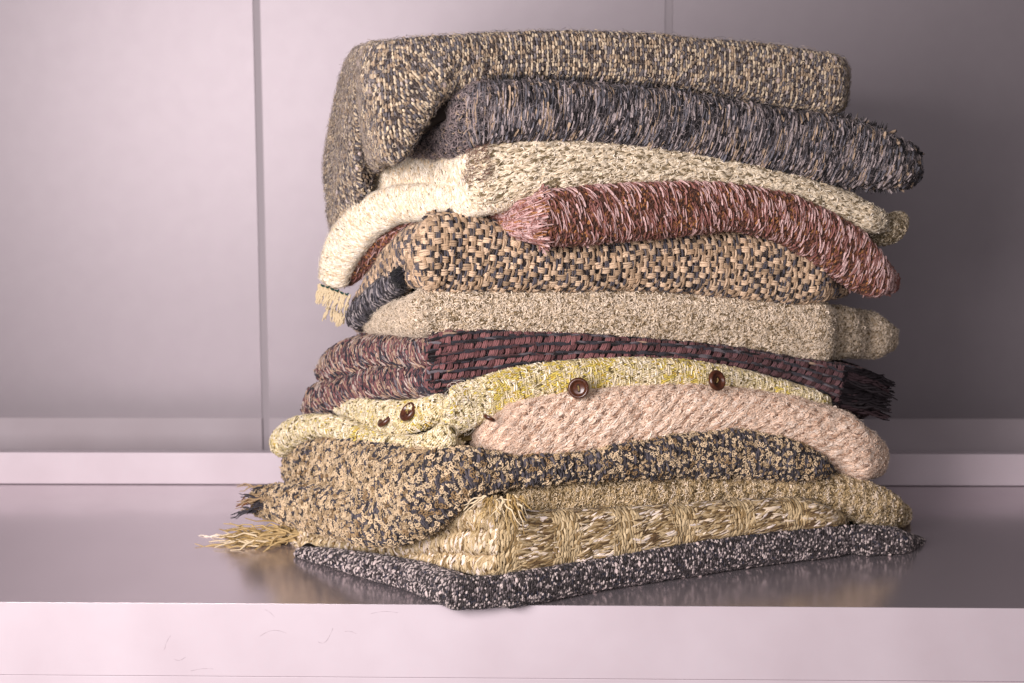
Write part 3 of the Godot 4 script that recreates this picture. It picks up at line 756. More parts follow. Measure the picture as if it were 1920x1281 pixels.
func sweep(path: Array, lumps := 0.0012) -> Fold:
	var fold := Fold.new()
	var c := []
	for i in path.size() - 1:
		var d: float = path[i][0].distance_to(path[i + 1][0])
		var m := maxi(2, int(d / 0.0035))
		for k in m:
			var f := float(k) / m
			c.append([path[i][0].lerp(path[i + 1][0], f), lerpf(path[i][1], path[i + 1][1], f), lerpf(path[i][2], path[i + 1][2], f)])
	c.append(path[-1])
	# soften the corners of the path, ends kept
	for rep in 3:
		var e := c.duplicate()
		for i in range(1, c.size() - 1):
			var k0 := maxi(0, i - 2)
			var k1 := mini(c.size() - 1, i + 2)
			e[i] = [(c[k0][0] + c[i][0] + c[k1][0]) / 3.0, (c[k0][1] + c[i][1] + c[k1][1]) / 3.0, (c[k0][2] + c[i][2] + c[k1][2]) / 3.0]
		c = e
	var nc := c.size()
	var nv := 28
	fold.rows = nv + 1
	var total := 0.0
	for i in range(1, nc):
		total += c[i][0].distance_to(c[i - 1][0])
	var run := 0.0
	for i in nc:
		if i > 0:
			run += c[i][0].distance_to(c[i - 1][0])
		var t: Vector3 = (c[mini(i + 1, nc - 1)][0] - c[maxi(i - 1, 0)][0]).normalized()
		# outward is to the left of the path's heading as seen in plan from the folded stack's middle
		var flat := Vector3(t.x, 0, t.z)
		var o := Vector3(-flat.z, 0, flat.x).normalized()
		if o.dot(Vector3(-0.35, 0, 1)) < 0:
			o = -o
		var up := t.cross(o)
		if up.y < 0:
			up = -up
		o = (o - t * o.dot(t)).normalized()
		var ends := minf(run, total - run)
		var k := sqrt(clampf(1.0 - pow(1.0 - clampf(ends / 0.008, 0.0, 1.0), 2.0), 0.03, 1.0))
		var col := PackedVector3Array()
		for j in nv + 1:
			var a := PI * (2.0 * j / nv - 1.0)
			var ca := cos(a)
			var sa := sin(a)
			var pt: Vector3 = c[i][0] + up * (c[i][1] * k * signf(sa) * pow(absf(sa), 0.85)) + o * (c[i][2] * k * signf(ca) * pow(absf(ca), 0.85))
			var nz := noise.get_noise_3dv(pt * 32.0) * 0.7 + noise.get_noise_3dv(pt * 80.0) * 0.3
			pt += (pt - c[i][0]).normalized() * nz * lumps
			col.append(pt)
		fold.p.append(col)
		fold.out.append(o)
	fold.finish(0, nv)
	fold.jhi = nv
	# keep u x v pointing outwards
	var m := nc / 2
	var f := fold.frame(fold.ulen[m], 0.0)
	if f.size() and f[3].dot(fold.out[m]) < 0:
		for i in nc:
			var r: PackedVector3Array = fold.p[i]
			r.reverse()
			fold.p[i] = r
		fold.vlen.clear()
		fold.finish(0, nv)
	fold.corner = 0.0
	fold.last = fold.ulen[nc - 1]
	return fold


func fold_mesh(fold: Fold) -> ArrayMesh:
	var s := SurfaceTool.new()
	s.begin(Mesh.PRIMITIVE_TRIANGLES)
	var nr := fold.rows
	for i in fold.p.size():
		for j in nr:
			s.set_uv(Vector2(fold.ulen[i], fold.vlen[i][j]) * 10.0)
			s.add_vertex(fold.p[i][j])
	for i in fold.p.size() - 1:
		for j in nr - 1:
			var a := i * nr + j
			var b := a + nr
			s.add_index(a); s.add_index(a + 1); s.add_index(b)
			s.add_index(b); s.add_index(a + 1); s.add_index(b + 1)
			tris += 2
	s.generate_normals()
	return s.commit()


# ------------------------------------------------------------------ yarn on a fold
# yarns: kind -> array of [Transform3D, Color]; each kind becomes one MultiMesh per shape variant
func scatter(yarns: Dictionary, fold: Fold, o: Dictionary) -> void:
	var kind: String = o.kind
	var u0: float = o.get("u0", 0.0)
	var u1: float = o.get("u1", fold.last)
	var v0: float = o.get("v0", -0.2)
	var v1: float = o.get("v1", 0.2)
	var pu: float = o.pu
	var pv: float = o.pv
	var ju: float = o.get("ju", 0.25)
	var jv: float = o.get("jv", 0.25)
	var lj: float = o.get("lj", 0.25)
	var ang: float = o.get("ang", PI / 2)
	var aj: float = o.get("aj", 0.15)
	var tilt: float = o.get("tilt", 0.1)
	var lift: float = o.get("lift", 0.0)
	var prob: float = o.get("prob", 1.0)
	var stagger: float = o.get("stagger", 0.5)
	var shift: float = o.get("shift", 0.0)
	var pick = o.get("pick")
	var size = o.get("size")
	var variants: int = yarn_mesh[kind].size()
	var nu := int((u1 - u0) / pu)
	for i in nu:
		var uc := u0 + (i + 0.5) * pu
		var col := clampi(fold.ulen.bsearch(uc) - 1, 0, fold.p.size() - 2)
		var lv: PackedFloat32Array = fold.vlen[col]
		var lo := maxf(v0, lv[fold.jlo] - (0.008 if fold.closed else 0.0))
		var hi := minf(v1, lv[fold.jhi] + (0.010 if fold.closed else 0.0))
		var j0 := int(floorf(lo / pv))
		var j1 := int(ceilf(hi / pv))
		var off: float = stagger * (i % 2)
		for j in range(j0, j1 + 1):
			if prob < 1.0 and rng.randf() > prob:
				continue
			var u := uc + rng.randf_range(-ju, ju) * pu
			var v := (j + off + shift + rng.randf_range(-jv, jv)) * pv
			if v < lo or v > hi:
				continue
			var f := fold.frame(u, v)
			if f.is_empty():
				continue
			var c = null
			if pick != null:
				c = pick.call(u, v, i, j)
				if c == null:
					continue
			else:
				c = choose(o.pal)
			var sh := 1.0 + rng.randf_range(-0.2, 0.2)
			c = Color(c.r * sh, c.g * sh, c.b * sh)
			var a: float = ang + rng.randf_range(-aj, aj)
			var dir: Vector3 = f[1] * cos(a) + f[2] * sin(a)
			var nrm: Vector3 = f[3]
			if tilt > 0.0:
				nrm = (nrm + f[1] * rng.randf_range(-tilt, tilt) + f[2] * rng.randf_range(-tilt, tilt)).normalized()
				dir = (dir - nrm * dir.dot(nrm)).normalized()
			var k := 1.0 + rng.randf_range(-lj, lj)
			var l: float = o.len * k
			var w: float = o.wid * (1.0 + rng.randf_range(-lj, lj) * 0.6)
			var h: float = o.get("hgt", o.wid)
			var side := dir.cross(nrm)
			var pos: Vector3 = f[0] + f[3] * (lift * (0.6 + 0.8 * rng.randf()))
			if kind == "loop" and rng.randf() < o.get("stand", 0.6):
				# a loop that stands up from the cloth, seen half edge-on
				var q := nrm
				nrm = (side * rng.randf_range(-1, 1) + nrm * rng.randf_range(-0.2, 0.9) + dir * rng.randf_range(-1.0, -0.2)).normalized()
				dir = (q - nrm * q.dot(nrm)).normalized()
				side = dir.cross(nrm)
			var tr := Transform3D(Basis(side * w, dir * l, nrm * h), pos)
			var key := "%s:%d" % [kind, rng.randi() % variants]
			if not yarns.has(key):
				yarns[key] = [[], PackedColorArray()]
			yarns[key][0].append(tr)
			yarns[key][1].append(c)


func choose(pal: Array) -> Color:
	var total := 0.0
	for q in pal:
		total += q[1]
	var x := rng.randf() * total
	for q in pal:
		x -= q[1]
		if x <= 0:
			return q[0]
	return pal[-1][0]


const PART_NAME := {"grain": "yarn", "seed": "yarn", "strand": "strand_yarn", "float": "woven_yarn", "pair": "woven_yarn", "rope": "rope_yarn", "loop": "loop_yarn", "curl": "curled_yarn", "hair": "fuzz", "slub": "slub"}


func put_yarns(thing: Node3D, yarns: Dictionary, mat: StandardMaterial3D, called := "") -> void:
	for key in yarns:
		var kind: String = key.get_slice(":", 0)
		var list: Array = yarns[key][0]
		var mm := MultiMesh.new()
		mm.transform_format = MultiMesh.TRANSFORM_3D
		mm.use_colors = true
		mm.mesh = yarn_mesh[kind][int(key.get_slice(":", 1))]
		mm.instance_count = list.size()
		for i in list.size():
			mm.set_instance_transform(i, list[i])
			mm.set_instance_color(i, yarns[key][1][i])
		copies += list.size()
		var node := MultiMeshInstance3D.new()
		node.name = called if called else PART_NAME[kind]
		node.multimesh = mm
		node.material_override = mat
		node.set_meta("kind", "stuff")
		thing.add_child(node, true)


func thing(called: String, label: String, category: String, group := "") -> Node3D:
	var o := Node3D.new()
	o.name = called
	o.set_meta("label", label)
	o.set_meta("category", category)
	if group:
		o.set_meta("group", group)
	add_child(o, true)
	return o


func part(parent: Node3D, called: String, mesh: Mesh, mat: Material, label := "") -> MeshInstance3D:
	var o := MeshInstance3D.new()
	o.name = called
	o.mesh = mesh
	o.material_override = mat
	if label:
		o.set_meta("label", label)
	parent.add_child(o, true)
	return o


func cloth(key: String, label: String, ground: Color, lumps := 0.0016, soft := 2) -> Array:
	var t := thing("folded_cloth", label, "folded cloth", "folded cloths in the stack")
	var folds := [slab(key, lumps, soft)]
	for path in sw[key]:
		folds.append(sweep(path))
	var mat := plain(ground)
	for f in folds:
		part(t, "fold", fold_mesh(f), mat)
	return [t, folds]


func fringe(parent: Node3D, called: String, a: Vector3, b: Vector3, r: float, mat: Material, strands := 4, wild := 0.25) -> void:
	# one tassel: a few loose strands from a to about b
	var s := SurfaceTool.new()
	s.begin(Mesh.PRIMITIVE_TRIANGLES)
	var base := 0
	var l := a.distance_to(b)
	for k in strands:
		var e := b + Vector3(rng.randf_range(-1, 1), rng.randf_range(-1, 1), rng.randf_range(-1, 1)) * l * wild
		var m := a.lerp(e, 0.5) + Vector3(rng.randf_range(-1, 1), rng.randf_range(-0.2, 1), rng.randf_range(-1, 1)) * l * wild * 0.5
		var st0 := a + Vector3(rng.randf_range(-1, 1), rng.randf_range(-1, 1), rng.randf_range(-1, 1)) * r
		var path := []
		var radii := []
		for i in 7:
			var f := i / 6.0
			var kink := Vector3(sin(i * 1.9 + k * 2.1), cos(i * 1.4 + k), sin(i * 2.3 + k * 1.3)) * l * 0.06 * sin(PI * f)
			path.append(st0.lerp(m, f).lerp(m.lerp(e, f), f) + kink)
			radii.append(r * (0.75 if i < 5 else 0.4) * (1.0 + 0.25 * sin(i * 2.6 + k)))
		base = add_tube(s, path, radii, 5, base)
	part(parent, called, s.commit(), mat)


# ------------------------------------------------------------------ the counter and the wall
func setting(called: String, label: String, category: String, turn: float) -> Node3D:
	var o := thing(called, label, category)
	o.set_meta("kind", "structure")
	o.rotation.y = turn
	return o


func bevel_box(x0: float, x1: float, y0: float, y1: float, z0: float, z1: float, r := 0.0015) -> ArrayMesh:
	# a box whose long edges along x are rounded
	var s := SurfaceTool.new()
	s.begin(Mesh.PRIMITIVE_TRIANGLES)
	var ring := []
	var corners := [[y1 - r, z1 - r, 0.0], [y1 - r, z0 + r, 0.5], [y0 + r, z0 + r, 1.0], [y0 + r, z1 - r, 1.5]]
	for q in corners:
		for k in 5:
			var a: float = PI * q[2] + PI * 0.5 * k / 4.0
			ring.append([q[0] + sin(a) * r if false else q[0] + r * sin(a), q[1] + r * cos(a), Vector3(0, sin(a), cos(a))])
	var n := ring.size()
	for i in n:
		var a: Array = ring[i]
		var b: Array = ring[(i + 1) % n]
		var va := Vector3(x0, a[0], a[1]); var vb := Vector3(x0, b[0], b[1])
		var vc := Vector3(x1, a[0], a[1]); var vd := Vector3(x1, b[0], b[1])
		for q in [[va, a[2]], [vb, b[2]], [vc, a[2]], [vb, b[2]], [vd, b[2]], [vc, a[2]]]:
			s.set_normal(q[1])
			s.set_uv(Vector2(q[0].x, q[0].y + q[0].z))
			s.add_vertex(q[0])
	for x in [x0, x1]:
		for i in range(1, n - 1):
			for q in ([0, i, i + 1] if x == x1 else [0, i + 1, i]):
				s.set_normal(Vector3(signf(x - (x0 + x1) * 0.5), 0, 0))
				s.set_uv(Vector2(ring[q][1], ring[q][0]))
				s.add_vertex(Vector3(x, ring[q][0], ring[q][1]))
	return s.commit()


func noise_tex(freq: float, lo: Color, hi: Color, seed_: int, octaves := 4, size := 512) -> NoiseTexture2D:
	var n := FastNoiseLite.new()
	n.seed = seed_
	n.frequency = freq
	n.fractal_octaves = octaves
	var t := NoiseTexture2D.new()
	t.width = size
	t.height = size
	t.seamless = true
	t.noise = n
	var g := Gradient.new()
	g.set_color(0, lo)
	g.set_color(1, hi)
	t.color_ramp = g
	return t


func build_setting() -> void:
	var steel := StandardMaterial3D.new()          # the satin worktop
	steel.albedo_color = Color(0.60, 0.545, 0.575).linear_to_srgb()
	steel.metallic = 0.75
	steel.roughness = 0.23
	steel.uv1_triplanar = true
	steel.uv1_scale = Vector3(2.0, 2.0, 2.0)
	steel.roughness_texture = noise_tex(0.012, Color(0.72, 0.72, 0.72), Color(1.0, 1.0, 1.0), 3)
	steel.roughness_texture_channel = BaseMaterial3D.TEXTURE_CHANNEL_RED
	var lacquer := StandardMaterial3D.new()        # pale satin front and upstand
	lacquer.albedo_color = Color(0.64, 0.568, 0.615).linear_to_srgb()
	lacquer.metallic = 0.0
	lacquer.roughness = 0.40
	lacquer.uv1_triplanar = true
	lacquer.uv1_scale = Vector3(1.5, 1.5, 1.5)
	lacquer.albedo_texture = noise_tex(0.01, Color(0.95, 0.94, 0.94), Color(1, 1, 1), 5)
	var skirt := lacquer.duplicate()
	skirt.albedo_color = Color(0.50, 0.447, 0.478).linear_to_srgb()
	var panel := StandardMaterial3D.new()          # wall panels, satin metal paint
	panel.albedo_color = Color(0.325, 0.292, 0.314).linear_to_srgb()
	panel.metallic = 0.62
	panel.roughness = 0.50
	panel.roughness_texture = noise_tex(0.05, Color(0.985, 0.985, 0.985), Color(1, 1, 1), 13)
	panel.roughness_texture_channel = BaseMaterial3D.TEXTURE_CHANNEL_RED
	panel.uv1_triplanar = true
	panel.uv1_scale = Vector3(1.2, 1.2, 1.2)
	panel.albedo_texture = noise_tex(0.05, Color(0.982, 0.98, 0.982), Color(1, 1, 1), 9)
	var seam := plain(Color(0.40, 0.36, 0.385), 0.6)

	var turn := deg_to_rad(-1.1)
	var top := setting("table_top", "grey satin metal worktop with a pale front edge under the stack", "worktop", turn)
	var zf := -1.341
	part(top, "top_sheet", bevel_box(-1.6, 1.6, -0.030, 0.0, -1.80, zf, 0.0002), steel)
	part(top, "front_panel", bevel_box(-1.6, 1.6, -0.0660, -0.0004, zf - 0.02, zf + 0.0004, 0.0003), lacquer, "pale pinkish front panel with faint scuffs")
	part(top, "lower_rail", bevel_box(-1.6, 1.6, -0.50, -0.0663, zf - 0.02, zf + 0.0008, 0.0004), lacquer)
	var scuff := plain(Color(0.42, 0.365, 0.39), 0.8)
	for q in [[Vector3(-0.3241, -0.0294, -1.3410), Vector3(-0.3302, -0.0420, -1.3410), 0.0022], [Vector3(-0.3221, -0.0507, -1.3410), Vector3(-0.3118, -0.0487, -1.3410), -0.002], [Vector3(-0.2228, -0.0265, -1.3410), Vector3(-0.2461, -0.0294, -1.3410), 0.004], [Vector3(-0.1951, -0.0342, -1.3410), Vector3(-0.1819, -0.0217, -1.3410), -0.006], [Vector3(-0.3075, -0.0614, -1.3410), Vector3(-0.2879, -0.0594, -1.3410), 0.001], [Vector3(-0.1717, -0.0246, -1.3410), Vector3(-0.1616, -0.0265, -1.3410), 0.001], [Vector3(-0.2409, -0.0053, -1.3410), Vector3(-0.2327, -0.0121, -1.3410), 0.001], [Vector3(-0.1483, -0.0082, -1.3410), Vector3(-0.1251, -0.0073, -1.3410), 0.0015]]:
		var path := []
		var radii := []
		for i in 8:
			var f := i / 7.0
			var p: Vector3 = q[0].lerp(q[1], f) + Vector3(0, q[2] * sin(PI * f), 0)
			p.z = zf + 0.0013 - p.x * tan(-turn) * -1.0 * 0.0
			path.append(top.transform.affine_inverse() * Vector3(p.x, p.y, 0) * Vector3(1, 1, 0) + Vector3(0, 0, zf + 0.0005))
			radii.append(0.00012 + 0.00006 * sin(i * 1.7 + q[2] * 900.0))
		var s := SurfaceTool.new()
		s.begin(Mesh.PRIMITIVE_TRIANGLES)
		add_tube(s, path, radii, 4, 0)
		part(top, "scuff", s.commit(), scuff)
	var up := setting("upstand", "pale raised lip along the back edge of the worktop", "lip", deg_to_rad(-0.5))
	part(up, "riser", bevel_box(-1.8, 1.8, 0.0005, 0.0375, -1.80, -1.785, 0.0012), lacquer)
	var wall := setting("wall", "grey lilac panelled wall with two vertical joints above a skirting", "wall", deg_to_rad(-0.35))
	var zw := -1.975
	var xs := [-2.2, -0.3218, 0.1778, 2.2]
	for i in 3:
		part(wall, "wall_panel", bevel_box(xs[i] + 0.0046, xs[i + 1] - 0.0046, -0.06, 1.6, zw - 0.012, zw, 0.0012), panel)
		part(wall, "skirting_board", bevel_box(xs[i] + 0.0046, xs[i + 1] - 0.0046, -0.06, 0.0412, zw + 0.0002, zw + 0.003, 0.0008), skirt)
	part(wall, "backing_board", bevel_box(-2.2, 2.2, -0.06, 1.6, zw - 0.03, zw - 0.0125, 0.001), seam)
	for i in 2:
		part(wall, "joint_strip", bevel_box(xs[i + 1] - 0.0044, xs[i + 1] + 0.0044, -0.06, 1.6, zw - 0.012, zw - 0.0018, 0.0004), seam)


# ------------------------------------------------------------------ the thirteen cloths
func fuzz(y: Dictionary, f: Fold, pal: Array, dens: float, len_: float, o := {}) -> void:
	var d := {"kind": "hair", "pu": 0.004 / dens, "pv": 0.004, "ju": 0.6, "jv": 0.6, "len": len_, "wid": len_, "lj": 0.5, "ang": PI / 2, "aj": 3.14, "tilt": 0.9, "lift": len_ * 0.12, "pal": pal}
	d.merge(o, true)
	scatter(y, f, d)


func build_cloths() -> void:
	cloth_tweed()
	cloth_charcoal()
	cloth_cream()
	cloth_rust()
	cloth_basket()
	cloth_beigeloop()
	cloth_maroon()
	cloth_yellow()
	cloth_peach()
	cloth_curly()
	cloth_loopbeige()
	cloth_straw()
	cloth_flecked()


func cloth_tweed() -> void:
	var c := cloth("tweed", "nubbly tan and charcoal tweed on top of the stack, end hanging down at left", lin(62, 54, 50), 0.0018, 1)
	var t: Node3D = c[0]
	var y := {}
	var f: Fold = c[1][0]
	var tan_ := lin(212, 196, 170); var tan2 := lin(176, 156, 132); var blue := lin(116, 112, 115); var brown := lin(90, 80, 76); var pale := lin(192, 180, 172)
	scatter(y, f, {"kind": "grain", "pu": 0.0025, "pv": 0.0038, "stagger": 0.0, "ju": 0.10, "jv": 0.13, "len": 0.0041, "wid": 0.0025, "hgt": 0.0030, "lj": 0.30, "aj": 0.20, "tilt": 0.22, "lift": 0.0005,
		"pick": func(u, v, i, j):
			var k := rng.randf()
			if (i % 2) == 0:
				return tan_ if k < 0.40 else tan2 if k < 0.68 else pale if k < 0.74 else blue if k < 0.86 else brown
			return blue if k < 0.40 else brown if k < 0.74 else tan2 if k < 0.90 else tan_})
	scatter(y, f, {"kind": "loop", "pu": 0.008, "pv": 0.008, "ju": 0.5, "jv": 0.5, "len": 0.0032, "wid": 0.0032, "hgt": 0.0035, "aj": 3.0, "lift": 0.0016, "prob": 0.4, "pal": [[tan_, 1], [tan2, 0.6]]})
	fuzz(y, f, [[pale, 1.0], [tan2, 0.6], [blue, 0.5]], 1.2, 0.009)
	fuzz(y, f, [[pale, 1.0], [tan2, 0.6]], 0.5, 0.008, {"u1": f.corner})
	scatter(y, f, {"kind": "slub", "u1": f.corner + 0.06, "pu": 0.016, "pv": 0.016, "ju": 0.5, "jv": 0.5, "len": 0.0048, "wid": 0.0038, "hgt": 0.0026, "prob": 0.14, "lift": 0.0016, "pal": [[lin(198, 184, 178), 1], [tan_, 0.5]]})
	scatter(y, f, {"kind": "slub", "pu": 0.03, "pv": 0.022, "ju": 0.5, "jv": 0.5, "len": 0.0060, "wid": 0.0045, "hgt": 0.0032, "prob": 0.10, "lift": 0.0018, "pal": [[lin(190, 174, 166), 1]]})
	put_yarns(t, y, wool)


func cloth_charcoal() -> void:
	var c := cloth("charcoal", "thick charcoal roll of fine dark blue and grey strands with pale flecks, second from top", lin(40, 37, 42), 0.002)
	var t: Node3D = c[0]
	var y := {}
	var f: Fold = c[1][0]
	var k0 := f.corner
	var dark := lin(80, 75, 78); var blue := lin(118, 117, 124); var tan_ := lin(186, 164, 140); var grey := lin(176, 165, 164); var blk := lin(36, 33, 35)
	scatter(y, f, {"kind": "strand", "u0": k0 - 0.012, "pu": 0.0013, "pv": 0.0070, "stagger": 0.5, "ju": 0.3, "jv": 0.5, "len": 0.0125, "wid": 0.0011, "hgt": 0.0024, "lj": 0.4, "ang": 1.45, "aj": 0.08, "tilt": 0.03, "lift": 0.0004,
		"pick": func(u, v, i, j):
			var s := noise.get_noise_2d(u * 160.0, v * 20.0) + rng.randf_range(-0.35, 0.35)
			var k := rng.randf()
			if s > 0.25:
				return tan_ if k < 0.5 else grey
			return dark if k < 0.38 else blue if k < 0.62 else blk if k < 0.84 else grey})
	scatter(y, f, {"kind": "loop", "u0": k0, "pu": 0.008, "pv": 0.008, "ju": 0.5, "jv": 0.5, "len": 0.0036, "wid": 0.0036, "hgt": 0.004, "prob": 0.40, "aj": 3.0, "lift": 0.0015, "pal": [[grey, 1], [lin(190, 176, 176), 0.7]]})
	scatter(y, f, {"kind": "seed", "u0": k0, "v1": -0.002, "pu": 0.003, "pv": 0.0045, "ju": 0.5, "jv": 0.5, "len": 0.0036, "wid": 0.0024, "prob": 0.4, "aj": 0.4, "lift": 0.0012, "pal": [[grey, 1], [lin(150, 136, 136), 1]]})
	scatter(y, f, {"kind": "slub", "u0": k0, "pu": 0.012, "pv": 0.010, "ju": 0.5, "jv": 0.5, "len": 0.0046, "wid": 0.003, "hgt": 0.0024, "prob": 0.25, "lift": 0.0012, "pal": [[lin(150, 138, 140), 1]]})
	# the soft grey side
	scatter(y, f, {"kind": "loop", "u1": k0, "pu": 0.0026, "pv": 0.0028, "ju": 0.5, "jv": 0.5, "len": 0.0042, "wid": 0.0042, "hgt": 0.004, "aj": 3.0, "lift": 0.0008, "pal": [[lin(168, 152, 150), 1], [lin(112, 104, 108), 0.8], [dark, 0.5], [tan_, 0.25]]})
	fuzz(y, f, [[lin(172, 156, 154), 1.0], [grey, 0.6]], 2.2, 0.010, {"u1": k0 + 0.014})
	fuzz(y, f, [[grey, 1.0], [dark, 0.8]], 1.2, 0.010, {"u0": k0})
	put_yarns(t, y, wool)


func cloth_cream() -> void:
	var c := cloth("cream", "cream boucle cloth with fluffy pale end and green stitched fringe at its left", lin(150, 132, 96), 0.0016)
	var t: Node3D = c[0]
	var y := {}
	var f: Fold = c[1][0]
	var k0 := f.corner
	var cream := lin(238, 226, 203); var mid := lin(212, 196, 168); var olive := lin(136, 120, 90); var white := lin(245, 236, 220)
	scatter(y, f, {"kind": "strand", "u0": k0 - 0.01, "pu": 0.0026, "pv": 0.0016, "ju": 0.5, "jv": 0.35, "len": 0.0058, "wid": 0.0012, "hgt": 0.0014, "lj": 0.4, "ang": 0.12, "aj": 0.4, "lift": 0.0006,
		"pick": func(u, v, i, j):
			var s := noise.get_noise_2d(u * 130.0, v * 190.0) + rng.randf_range(-0.3, 0.3)
			return olive if s < -0.22 else mid if s < 0.02 else cream})
	scatter(y, f, {"kind": "loop", "u0": k0, "pu": 0.0046, "pv": 0.0044, "ju": 0.5, "jv": 0.5, "len": 0.0034, "wid": 0.0034, "hgt": 0.004, "prob": 0.5, "aj": 3.0, "lift": 0.0013, "pal": [[cream, 1], [white, 0.6], [mid, 0.4]]})
	fuzz(y, f, [[cream, 1.0], [mid, 0.7]], 2.0, 0.006, {"u0": k0})
	var lay := [[f, 0.0, k0 + 0.006]]
	lay.append([c[1][1], 0.0, c[1][1].last])
	for q in lay:
		scatter(y, q[0], {"kind": "strand", "u0": q[1], "u1": q[2], "pu": 0.0018, "pv": 0.0030, "ju": 0.4, "jv": 0.5, "len": 0.0050, "wid": 0.0014, "hgt": 0.0014, "ang": 1.9, "aj": 0.4, "lift": 0.0004, "pal": [[cream, 1], [white, 1], [lin(228, 206, 172), 0.4]]})
		fuzz(y, q[0], [[white, 1.0], [cream, 0.8]], 3.2, 0.0065, {"u0": q[1], "u1": q[2]})
	for q in [c[1][2]]:
		scatter(y, q, {"kind": "loop", "pu": 0.0024, "pv": 0.0024, "ju": 0.5, "jv": 0.5, "len": 0.004, "wid": 0.004, "hgt": 0.004, "aj": 3.0, "lift": 0.0006, "pal": [[mid, 1], [olive, 1], [cream, 0.4]]})
		fuzz(y, q, [[mid, 1.0]], 2.4, 0.006)
	# short brown wisps at the turned corner and in the end of the roll
	scatter(y, f, {"kind": "hair", "u0": k0 - 0.012, "u1": k0 + 0.012, "v0": -0.004, "v1": 0.03, "pu": 0.0012, "pv": 0.003, "ju": 0.5, "jv": 0.5, "len": 0.010, "wid": 0.016, "ang": 0.5, "aj": 0.6, "lift": 0.0018, "prob": 0.5, "pal": [[lin(118, 82, 72), 1], [lin(160, 124, 110), 1]]})
	for uu in [0.018, 0.045]:
		scatter(y, f, {"kind": "hair", "u0": uu, "u1": uu + 0.005, "pu": 0.0009, "pv": 0.004, "ju": 0.5, "jv": 0.5, "len": 0.009, "wid": 0.014, "ang": 1.5, "aj": 0.3, "lift": 0.0016, "prob": 0.6, "pal": [[lin(170, 134, 124), 1], [lin(196, 164, 150), 1]]})
	put_yarns(t, y, wool)
	var fm := plain(lin(214, 198, 166))
	var a0 := Vector3(-0.1870, 0.2566, -1.5500)
	var a1 := Vector3(-0.1571, 0.2485, -1.5300)
	for i in 11:
		var p := a0.lerp(a1, i / 10.0)
		fringe(t, "fringe_tassel", p, p + Vector3(-0.004 + rng.randf_range(-0.004, 0.002), -0.014 - rng.randf() * 0.004, 0.002), 0.0014, fm, 4, 0.10)
	var b0 := Vector3(-0.1797, 0.2329, -1.5550)
	var b1 := Vector3(-0.1620, 0.2289, -1.5450)
	for i in 7:
		var p := b0.lerp(b1, i / 6.0)
		fringe(t, "fringe_tassel", p, p + Vector3(-0.003 + rng.randf_range(-0.003, 0.003), -0.010 - rng.randf() * 0.004, 0.002), 0.0013, fm, 4, 0.2)
	var gm := plain(lin(38, 84, 78))
	for i in 6:
		var p := a0.lerp(a1, (i + 0.3) / 6.0) + Vector3(0, 0.001, 0.0042)
		var s := SurfaceTool.new()
		s.begin(Mesh.PRIMITIVE_TRIANGLES)
		add_tube(s, [p, p + Vector3(0.0018, -0.0012, 0.0006), p + Vector3(0.0036, -0.0016 + 0.002 * (i % 2), 0.0)], [0.0007, 0.0011, 0.0007], 6, 0)
		part(t, "green_stitch", s.commit(), gm)


func cloth_rust() -> void:
	var c := cloth("rust", "rust brown roll with shiny pink strands, under the cream boucle cloth", lin(86, 52, 40), 0.0016)
	var t: Node3D = c[0]
	var y := {}
	var ys := {}
	var rust := lin(132, 88, 66); var orange := lin(176, 126, 80); var brown := lin(88, 62, 52); var pink := lin(212, 180, 176); var rose := lin(160, 112, 104)
	for n in c[1].size():
		var f: Fold = c[1][n]
		scatter(y, f, {"kind": "seed", "pu": 0.0020, "pv": 0.0027, "ju": 0.4, "jv": 0.4, "len": 0.0034, "wid": 0.0021, "aj": 0.8, "lift": 0.0003, "pal": [[rust, 1], [orange, 0.4], [brown, 1], [rose, 0.35]]})
		scatter(ys, f, {"kind": "strand", "pu": 0.0013, "pv": 0.0050, "stagger": 0.5, "ju": 0.5, "jv": 0.6, "len": 0.0078, "wid": 0.00065, "hgt": 0.0017, "lj": 0.5, "ang": 1.86 if n == 0 else 0.25, "aj": 0.28, "tilt": 0.04, "lift": 0.0008,
			"pick": func(u, v, i, j):
				var s := noise.get_noise_2d(u * 150.0 + v * 80.0, v * 40.0) + rng.randf_range(-0.4, 0.4) + (0.45 if u < f.corner else 0.0)
				if s < 0.23:
					return null
				return pink if s > 0.36 else rose})
		scatter(ys, f, {"kind": "strand", "u1": f.corner + 0.004, "pu": 0.0014, "pv": 0.003, "ju": 0.5, "jv": 0.5, "len": 0.014, "wid": 0.0009, "hgt": 0.0014, "ang": 0.1, "aj": 0.2, "tilt": 0.05, "lift": 0.0012, "pal": [[pink, 1], [rose, 0.6], [orange, 0.3]], "prob": 0.6})
		fuzz(y, f, [[rose, 1.0], [rust, 1.0]], 1.2, 0.007)
	put_yarns(t, y, wool)
	put_yarns(t, ys, silk)


